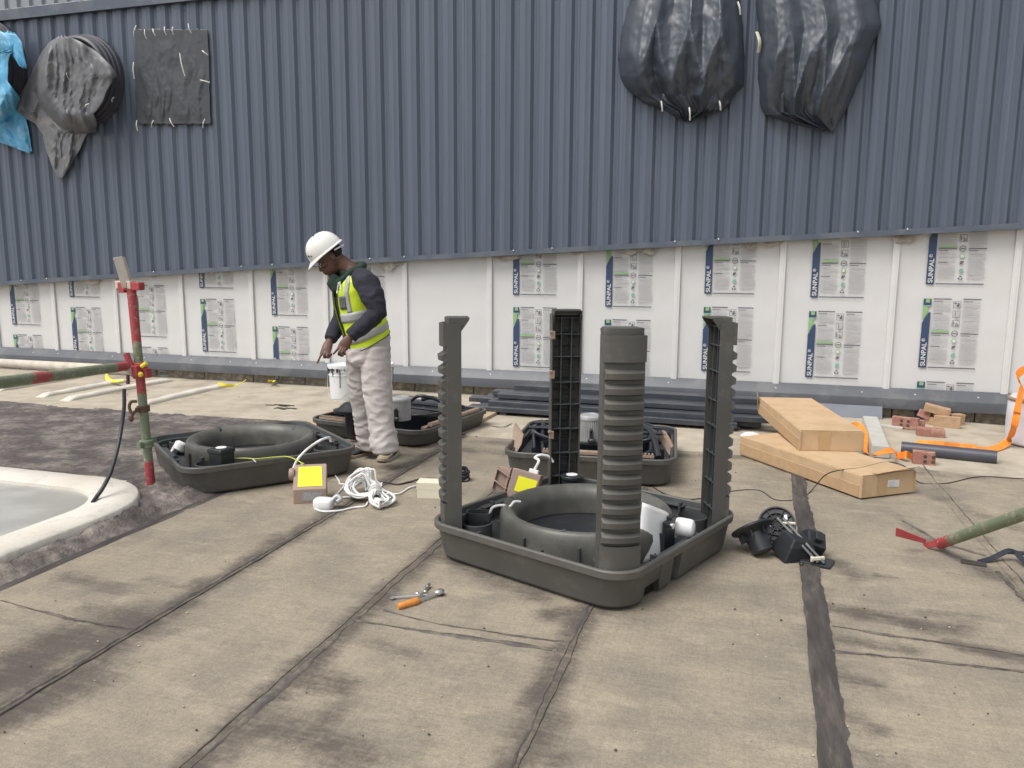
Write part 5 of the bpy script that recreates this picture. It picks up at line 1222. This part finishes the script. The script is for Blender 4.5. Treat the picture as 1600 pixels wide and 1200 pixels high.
# flat taped square
csq = thing('plastic_cover', 'flat black plastic square tied over an opening with white ties', 'plastic cover', (0, 0, 0), 0, 'plastic covers on the cladding')
cover('sheet', csq, [(46, 210, 324), (60, 211, 325), (100, 210, 327), (150, 212, 328), (188, 213, 329), (194, 214, 329)], OFF+.01, .012, 'bagdull', .028, 21, 3.4, .8, nu=110, nv=110, pl=.6, cm_=.45, hx=2.0, g0=.4)
for px, py, dx, dy in ((213, 40, -4, 17), (226, 46, 3, 15), (239, 45, 4, 11), (257, 42, 3, 13), (270, 42, 1, 12), (294, 37, 5, 15), (316, 79, 9, 7), (313, 125, 15, 4), (214, 188, 1, 16), (240, 188, -3, 11), (265, 185, 7, 13), (320, 186, -3, 14), (209, 97, 1, 26), (281, 83, 8, 36)): ptie(csq, px, py, dx, dy, .20, .0065)
# two bulging bags on the right
cd1 = thing('plastic_cover', 'bulging shiny black plastic bag tied round a wall fan, left of the pair', 'plastic cover', (0, 0, 0), 0, 'plastic covers on the cladding')
cover('bag', cd1, [(-125, 1020, 1120), (-70, 992, 1152), (0, 985, 1156), (40, 973, 1160), (90, 966, 1163), (120, 969, 1163), (134, 976, 1162), (148, 990, 1146), (163, 1016, 1138), (174, 1044, 1122), (184, 1058, 1092)], OFF+.01, .30, 'bagblack', .055, 33, 4.2, 1.1, nu=120, nv=120, pl=.5, cm_=.5, hx=1.3)
cover('lower_gather', cd1, [(128, 985, 1140), (146, 990, 1144), (160, 1004, 1142), (172, 1040, 1128), (182, 1056, 1096), (189, 1068, 1082)], OFF+.02, .12, 'bagblack', .07, 51, 9, 2.5, 50, 24, peak=.3)
for px, py, dx, dy in ((1077, 168, 1, 20), (1124, 158, 2, 14), (1033, 158, 2, 16), (1153, 3, 4, 20)): ptie(cd1, px, py, dx, dy, .30, .008)
cd2 = thing('plastic_cover', 'bulging black plastic bag pulled to a point at lower right, right of the pair', 'plastic cover', (0, 0, 0), 0, 'plastic covers on the cladding')
cover('bag', cd2, [(-125, 1200, 1345), (-50, 1184, 1372), (0, 1181, 1368), (38, 1184, 1377), (46, 1184, 1375), (72, 1187, 1362), (100, 1184, 1354), (130, 1186, 1342), (150, 1187, 1331), (168, 1190, 1324), (180, 1196, 1317), (190, 1232, 1311), (204, 1285, 1304)], OFF+.01, .25, 'bagblack', .050, 44, 3.6, .9, nu=120, nv=120, pl=.45, cm_=.5, hx=1.3)
cover('lower_gather', cd2, [(105, 1190, 1345), (130, 1189, 1340), (155, 1190, 1328), (176, 1194, 1318), (188, 1228, 1311), (200, 1275, 1306)], OFF+.02, .12, 'bagblack', .07, 61, 9, 2.2, 50, 24, peak=.3)
MB().tube(bez([wl(1183, 50, .22), wl(1187, 65, .25), wl(1185, 82, .22)], 4), .022, 6, flat=.3).build('tape_strip', 'cream', cd2, 60)
# ================================================================== WORKER
hp = g(590, 722); wk = thing('person', 'worker in white hard hat and yellow hi-vis vest bending his head and pointing down', 'person', (hp.x, hp.y, 0))
OW = wk.location.copy(); OW.z = 0
def A(px, py, d): return at(px, py, d)-OW
fv = C2(-.87, -.50).normalized(); lv = C2(.50, -.87).normalized()       # facing, and his left
up_ = Vector((0, 0, 1))
def tring(c, a, b, tilt, p=2.3, n=48):
    fx = fv*math.cos(tilt)-up_*math.sin(tilt); out = []
    for i in range(n):
        t = 2*PI*i/n; ct, st = math.cos(t), math.sin(t)
        out.append(c+fx*(b*math.copysign(abs(ct)**(2/p), ct))+lv*(a*math.copysign(abs(st)**(2/p), st)))
    return out
# (px, py, depth, half width, half depth, tilt)
TOR = [(577, 532, 5.80, .172, .158, .50), (574, 523, 5.80, .174, .160, .42), (568, 505, 5.79, .174, .162, .26), (563, 487, 5.78, .175, .162, .24), (558, 468, 5.77, .180, .160, .24), (554, 450, 5.76, .186, .148, .24), (554, 436, 5.75, .180, .125, .22), (553, 427, 5.74, .150, .098, .20), (551, 420, 5.735, .105, .08, .2)]
def torso(scale, extra=0):
    R = []
    for (x, y, d, a, b, t) in TOR: R.append(tring(A(x, y, d), a*scale+extra, b*scale+extra, t))
    return R
def dense(R, n=5):
    out = []
    for i in range(len(R)-1):
        for k in range(n): out.append([R[i][j].lerp(R[i+1][j], k/n) for j in range(len(R[i]))])
    out.append(R[-1]); return out
# joints
LS, LE, LWr = A(574, 443, 5.565), A(590, 489, 5.50), A(547, 526, 5.42)
RS, RE, RWr = A(541, 443, 5.91), A(535, 497, 5.88), A(515, 532, 5.72)
HC = A(515, 402, 5.72)
hf = (C2(-.95, -.30).normalized()*math.cos(.66)-up_*math.sin(.66)).normalized(); hl = up_.cross(hf).normalized(); hu = hf.cross(hl).normalized()
HA = (hf, hl, hu)
def H(f, l, u): return HC+hf*f+hl*l+hu*u
# ---- body: one continuous skin mesh (head, neck, trunk, arms, hands, legs)
sk_ = MB()
sk_.ell(H(-.008, 0, .032), (.100, .080, .095), HA, 20, 14); sk_.ell(H(.036, 0, -.056), (.066, .062, .070), HA, 18, 12); sk_.ell(H(.068, 0, -.112), (.030, .034, .024), HA); sk_.ell(H(.0, 0, -.03), (.075, .07, .07), HA)
sk_.ell(H(.080, 0, .036), (.022, .060, .014), HA)
sk_.loft([[H(.082+dx, l, u) for l, u in ((-.010*w, u0+.004), (-.014*w, u0-.002), (0, u0-.006), (.014*w, u0-.002), (.010*w, u0+.004))] for dx, u0, w in ((.0, .02, 1),)]+[[H(f, l*w, u) for l, u in ((-.010, u0+.004), (-.014, u0-.002), (0, u0-.006), (.014, u0-.002), (.010, u0+.004))] for f, u0, w in ((.112, -.022, 1.2), (.116, -.032, 1.3))])
sk_.ell(H(.102, 0, -.033), (.020, .023, .013), HA); sk_.ell(H(.092, 0, -.060), (.018, .028, .009), HA); sk_.ell(H(.089, 0, -.075), (.017, .025, .010), HA)
for s in (-1, 1):
    sk_.ell(H(-.012, s*.080, -.008), (.021, .011, .032), HA); sk_.ell(H(.062, s*.042, -.018), (.028, .024, .022), HA)
NB = A(551, 424, 5.74)
sk_.tube([H(-.02, 0, -.02), H(-.035, 0, -.07), NB.lerp(H(-.04, 0, -.08), .4), NB, NB-up_*.06], [.062, .058, .06, .07, .09], 16)
sk_.loft(torso(.80))
sk_.tube([NB-up_*.05, LS], [.05, .05], 12); sk_.tube([NB-up_*.05, RS], [.05, .05], 12)
for S, E, W_ in ((LS, LE, LWr), (RS, RE, RWr)):
    sk_.tube([S, S.lerp(E, .35), E, E.lerp(W_, .3), W_], [.052, .048, .040, .040, .026], 12)
LHp, LK, LA = A(586, 550, 5.73), A(592, 634, 5.66), A(603, 700, 5.64)
RHp, RK, RA = A(565, 550, 5.88), A(567, 632, 5.92), A(578, 698, 5.98)
for Hp, K, An in ((LHp, LK, LA), (RHp, RK, RA)):
    sk_.tube([Hp+up_*.06, Hp, Hp.lerp(K, .5), K, K.lerp(An, .35), An, An-up_*.05], [.075, .08, .07, .052, .052, .038, .036], 12)
def finger(pts, r0=.0098): sk_.tube(bez(pts, 4), [r0*(1-.25*i/(4*(len(pts)-1))) for i in range(4*(len(pts)-1)+1)], 8); sk_.ell(pts[-1], (r0*.76,)*3, seg=8, n=6)
def palm(w0, k0, wd, th, nrm):
    d = (k0-w0).normalized(); s = d.cross(nrm).normalized(); n_ = s.cross(d)
    R = []
    for t, a, b in ((-.25, .55, .9), (0, .62, 1), (.35, .9, 1.05), (.75, 1, .95), (1, .95, .75), (1.1, .8, .5)):
        c = w0+(k0-w0)*t; R.append([c+s*(wd*a*math.cos(q))+n_*(th*b*math.sin(q)) for q in [2*PI*i/14 for i in range(14)]])
    sk_.loft(R); return d, s, n_
# left hand (near): relaxed, index pointing down
W0, K0 = LWr, A(535.5, 543, 5.40); d, s, n_ = palm(W0, K0, .040, .017, (FH*-1))
finger([A(532, 541, 5.40), A(527, 546, 5.38), A(524, 550, 5.385), A(521, 553, 5.39)])
finger([A(534, 544, 5.385), A(530, 550, 5.365), A(529, 554, 5.385), A(532, 555, 5.41)])
finger([A(537, 545, 5.385), A(534, 552, 5.365), A(533, 556, 5.39), A(536, 556, 5.41)])
finger([A(540, 545, 5.39), A(538, 551, 5.375), A(538, 554, 5.39), A(540, 553, 5.41)], .0085)
finger([A(541, 534, 5.42), A(534, 537, 5.45), A(529, 542, 5.46), A(527, 547, 5.45)], .0105)
# right hand (far): index stretched out, others curled
W0, K0 = RWr, A(509.5, 547, 5.66); d, s, n_ = palm(W0, K0, .038, .017, (FH*-1))
finger([A(506, 546, 5.66), A(502, 554, 5.64), A(499, 560, 5.63), A(496, 567, 5.62)])
finger([A(509, 549, 5.65), A(506, 556, 5.63), A(508, 559, 5.65), A(511, 556, 5.67)])
finger([A(512, 550, 5.65), A(511, 557, 5.63), A(513, 559, 5.65), A(515, 555, 5.67)])
finger([A(515, 549, 5.66), A(515, 555, 5.64), A(517, 556, 5.66), A(518, 553, 5.68)], .0085)
finger([A(512, 538, 5.68), A(506, 542, 5.70), A(503, 548, 5.70), A(501, 553, 5.69)], .0105)
body = link('body', fuse(sk_, 'body', 'skin', .0042, 3, .4), wk)
for s in (-1, 1):
    MB().ell(H(.081, s*.032, .004), (.010, .014, .008), HA, 10, 8).build('eye', 'eye', wk, 60)
    MB().ell(H(.0895, s*.032, .003), (.003, .006, .006), HA, 8, 6).build('pupil', 'hair', wk, 60)
    MB().ell(H(.094, s*.032, .028), (.006, .022, .004), HA, 8, 6).build('eyebrow', 'hair', wk, 60)
MB().ell(H(-.026, 0, .022), (.086, .0795, .075), HA, 20, 12).build('hair', 'hair', wk, 60)
# ---- trousers
def push(me, fn):
    n = len(me.vertices); co = np.empty(n*3, np.float32); me.vertices.foreach_get('co', co)
    no = np.empty(n*3, np.float32); me.vertex_normals.foreach_get('vector', no)
    co = co.reshape(-1, 3); no = no.reshape(-1, 3); d = np.array([fn(c) for c in co.tolist()], np.float32)
    me.vertices.foreach_set('co', (co+no*d[:, None]).ravel()); me.update()
def cloth(o_me, amp, sc_, seed, stretch=(1, 1, 1), amp2=0):
    def fn(c):
        w_ = nz((c[0]*3, c[1]*3, c[2]*3), 1, seed)
        f = 1-2*abs(noise.noise(Vector((c[0]*sc_*stretch[0]+w_*1.5+seed, c[1]*sc_*stretch[1]+seed*.3, c[2]*sc_*stretch[2]))))
        return amp*f+amp2*noise.noise(Vector((c[0]*sc_*2.3+seed, c[1]*sc_*2.3, c[2]*sc_*2.6*stretch[2])))
    push(o_me, fn); return o_me
tr = MB()
hipc = A(575, 545, 5.80)
tr.loft([tring(A(576, 528, 5.80), .165, .150, .2), tring(hipc, .172, .156, .15), tring(A(576, 560, 5.80), .168, .152, .1), tring(A(577, 570, 5.80), .14, .13, .0)])
tr.tube([LHp+up_*.03, A(587, 575, 5.71), A(589, 605, 5.68), A(592, 634, 5.66), A(596, 662, 5.65), A(599, 682, 5.645), A(600, 694, 5.64), A(601, 704, 5.64)], [.10, .105, .100, .092, .090, .095, .100, .092], 22)
tr.tube([RHp+up_*.03, A(563, 575, 5.87), A(564, 605, 5.90), A(567, 632, 5.92), A(571, 660, 5.95), A(575, 682, 5.97), A(577, 699, 5.98)], [.10, .102, .092, .084, .078, .082, .078], 22)
tme = fuse(tr, 'trousers', 'trouser', .0065, 3, .5); cloth(tme, .0075, 8, 3, (1, 1, 1.7), .0035)
def bunch(c):                                # bunching at the shins and behind the knees
    z = c[2]; a = max(0, 1-abs(z-.17)/.20)+.7*max(0, 1-abs(z-.55)/.14)+.4*max(0, 1-abs(z-.78)/.08)
    return .009*a*(1-2*abs(noise.noise(Vector((c[0]*6+1.5*z, c[1]*6, z*17+2.2*nz(c, 4, 2))))))
push(tme, bunch)
link('trousers', tme, wk)
MB().poly([A(589, 552, 5.52), A(600, 549, 5.58), A(599, 580, 5.58), A(590, 582, 5.53)]) if False else None
# ---- hoodie: trunk and sleeves
ho = MB(); ho.loft(torso(.93))
ho.tube([A(562, 432, 5.64), LS, A(583, 466, 5.52), LE, LE.lerp(LWr, .45), LWr.lerp(LE, .12), LWr.lerp(LE, .02)], [.07, .088, .080, .068, .060, .049, .046], 18)
ho.tube([A(548, 432, 5.84), RS, RS.lerp(RE, .5), RE, RE.lerp(RWr, .5), RWr.lerp(RE, .05)], [.07, .082, .074, .064, .055, .042], 18)
hme = fuse(ho, 'hoodie', 'hoodie', .0075, 4, .5); cloth(hme, .007, 10, 9, (1, 1, 1.3), .003); link('hoodie', hme, wk)
# ---- hood bunched round the neck
hd = MB(); c0_ = A(548, 420, 5.735); pts = []; rad = []
for i in range(26):
    t = 2*PI*i/26; ft = math.cos(t)
    c = c0_+fv*(.096*ft+(.015 if ft > 0 else .016))+lv*(.100*math.sin(t))+up_*(-.018-.055*ft-.040*max(0, ft)**2)
    pts.append(c-up_*.015*max(0, -ft)); rad.append(.025+.006*max(0, -ft)+.004*math.sin(5*t))
hd.tube(pts, rad, 12, closed=True)
hd.tube([A(551, 428, 5.74), A(549, 419, 5.73)], [.095, .085], 20)
hd.tube([c0_+fv*.10-up_*.06, c0_+fv*.135-up_*.11, A(527, 455, 5.645)], [.045, .045, .03], 12)
hme = fuse(hd, 'hood', 'hood', .007, 3, .5); cloth(hme, .005, 14, 4, (1, 1, 1), .002); link('hood', hme, wk)
dr = MB()
for a, b in (((529, 441), (527, 455)), ((531, 440), (532, 452))): dr.tube([A(a[0], a[1], 5.60), A(b[0], b[1], 5.585)], .004, 6)
dr.ell(A(527, 457, 5.585), (.007, .007, .012)).build('drawstring', 'white', wk, 60)
# ---- vest
VR = dense(torso(1.02), 6)
NVR = len(VR)
def wav(p, k=0): return nz(p, 7, 3)*.010+nz(p, 16, 6)*.004
cen = [sum(r, Vector())/len(r) for r in VR]
VW = [[p+(p-cen[i]).normalized()*wav(p) for p in VR[i]] for i in range(NVR)]
def vest_pt(t, th, off=0):                   # t ring index (float), th angle in units of 48 per turn
    t = min(max(t, 0), NVR-1.001); i = int(t); f = t-i; j = th % 48; j0 = int(j); g_ = j-j0; j1 = (j0+1) % 48
    p = (VW[i][j0]*(1-g_)+VW[i][j1]*g_)*(1-f)+(VW[i+1][j0]*(1-g_)+VW[i+1][j1]*g_)*f
    c = cen[i]*(1-f)+cen[i+1]*f
    return p+(p-c).normalized()*off
vs = MB()
top = 40
# the shell: rings from the hem to the shoulders, left open in front between the zip edges
vs.grid(45, top+2, lambda a, b: vest_pt(b*(top+1), 1.3+45.4*a))
ve = vs.build('vest', 'vest', wk, 180, solid=.006)
def bandv(name, t0, t1, th0, th1, m_, off=.006, n=40, k=4):
    return MB().grid(n, k, lambda a, b: vest_pt((t0(a) if callable(t0) else t0)*(1-b)+(t1(a) if callable(t1) else t1)*b, th0+(th1-th0)*a, off)).build(name, m_, ve, 180, solid=.003)
bandv('reflective_band', 15.5, 20.0, 1.4, 46.6, 'refl'); bandv('reflective_band', 6.3, 10.0, 1.4, 46.6, 'refl')
def bandw(name, th, w_, t0, t1, m_, off=.006): return MB().grid(4, 30, lambda a, b: vest_pt(t0+(t1-t0)*b, (th(b) if callable(th) else th)+(a-.5)*w_, off)).build(name, m_, ve, 180, solid=.003)
bandw('reflective_band', lambda b: 6.3-.8*b, 1.9, 20.2, 42, 'refl'); bandw('reflective_band', lambda b: 41.7+.8*b, 1.9, 20.2, 42, 'refl')
bandw('zip_edge', 1.35, .55, 0, 34, 'zip', .008); bandw('zip_edge', 46.7, .55, 0, 34, 'zip', .008)
bandv('hem_piping', -.3, .7, 1.3, 46.7, 'zip', .005, 44, 3)
MB().grid(8, 6, lambda a, b: vest_pt(22.0+6.5*b, 2.6+3.0*a, .009)).build('id_pocket', 'pocket', ve, 180, solid=.003)
# ---- helmet
hm = thing('x', 'x', 'x') if False else None
HO = H(-.002, 0, .040)
def HP(f, l, u): return HO+hf*f+hl*l+hu*u
rings = []
for i in range(13):
    t = i/12*PI/2*.985; r_ = math.cos(t)**.78; z_ = math.sin(t)
    rings.append([HP((.134*r_)*math.cos(q)-.004, .108*r_*math.sin(q), .012+.128*z_+.006*math.exp(-(math.sin(q)/.22)**2)*(1-r_*.2)*(.4+.6*z_)) for q in [2*PI*j/44 for j in range(44)]])
br = [[HP((.134+e*(.22+.85*max(0, math.cos(q))**2))*math.cos(q)-.004, (.108+e*.30)*math.sin(q), zz-.022*max(0, math.cos(q))**2*(e/.045)) for q in [2*PI*j/44 for j in range(44)]] for e, zz in ((-.012, .010), (.036, .000), (.042, .003), (.036, .008), (.004, .014))]
MB().loft(br+rings, False, True).build('helmet', 'helmet', wk, 60, solid=.0)
hel = wk.children[-1] if False else None
MB().tube([HP(-.134*math.cos(q)*.98, .106*math.sin(q), -.008-.022*math.cos(q)) for q in [PI*(i/14-.5)*.75 for i in range(15)]], .006, 8).build('helmet_strap', 'helmet', wk, 60)
MB().ell(HP(.118, .055, .055), (.006, .010, .012), HA, 10, 6).ell(HP(.104, .072, .045), (.005, .006, .007), HA, 8, 6).build('helmet_mark', 'grime', wk, 60)
# ---- shoes
def shoe(root, heel, toe, m_up, stripes=False):
    d = (toe-heel); L = d.length; d.normalize(); s = Vector((0, 0, 1)).cross(d).normalized()
    sec = [(-.00, .030, .075), (.04, .036, .105), (.10, .039, .108), (.16, .041, .10), (.24, .046, .082), (.32, .049, .062), (.40, .050, .050), (.46, .046, .046)]
    u = MB(); R = []
    P = [(.0, .026, .085), (.06, .034, .118), (.22, .037, .125), (.36, .040, .112), (.50, .045, .085), (.66, .050, .068), (.82, .049, .055), (.94, .038, .044), (1.0, .014, .030)]
    for t, w_, h_ in P:
        c = heel+d*(L*t); R.append([c+s*(w_*math.cos(q)*(1 if math.sin(q) < .3 else .9))+up_*(.020+(h_-.020)*(.5+.5*math.sin(q))) for q in [2*PI*i/20 for i in range(20)]])
    u.loft(R); sh = u.build('shoe', m_up, root, 70)
    so = MB(); R = []
    for t, w_, _ in [(-.03, .018, 0)]+P[:-1]+[(1.0, .026, 0), (1.035, .008, 0)]:
        c = heel+d*(L*t); lift = .012*max(0, (t-.75)/.25)**2+.004*(t < 0)
        R.append([c+s*(w_+.006)+up_*(.002+lift), c+s*(w_+.007)+up_*(.026+lift), c-s*(w_+.007)+up_*(.026+lift), c-s*(w_+.006)+up_*(.002+lift)])
    so.loft(R); so.build('sole', 'shoe', sh, 0, .004)
    la = MB()
    for k in range(5):
        t = .36+.075*k; c = heel+d*(L*t)+up_*(.116-.011*k-.05*max(0, k-2)*.25); la.tube([c-s*.030, c+up_*.006, c+s*.030], .0045, 6)
    la.build('lace', 'shoe', sh, 60)
    if stripes:
        st = MB()
        for k in range(3):
            t = .54-.115*k; 
            a = heel+d*(L*(t+.06))+s*.0+up_*.034; b = heel+d*(L*(t-.02))+up_*.092
            side = -1 if (s.dot(FH) > 0) else 1
            w_ = .046; st.loft([[p+s*side*ww+d*o2 for o2 in (-.012, .012)]+[p+s*side*(ww-.010)+d*o2 for o2 in (.012, -.012)] for p, ww in ((a, w_), (a.lerp(b, .5), w_-.0005), (b, w_-.010))])
        st.build('side_stripe', 'shoed', sh, 0)
    return sh
hL = g(619, 710, 0)-OW; tL = g(583, 731, 0)-OW; shoe(wk, hL, hL+(tL-hL).normalized()*.295, 'shoe', True)
hR = g(584, 707, 0)-OW; tR = g(567, 711, 0)-OW; shoe(wk, hR, hR+(tR-hR).normalized()*.285, 'shoed')
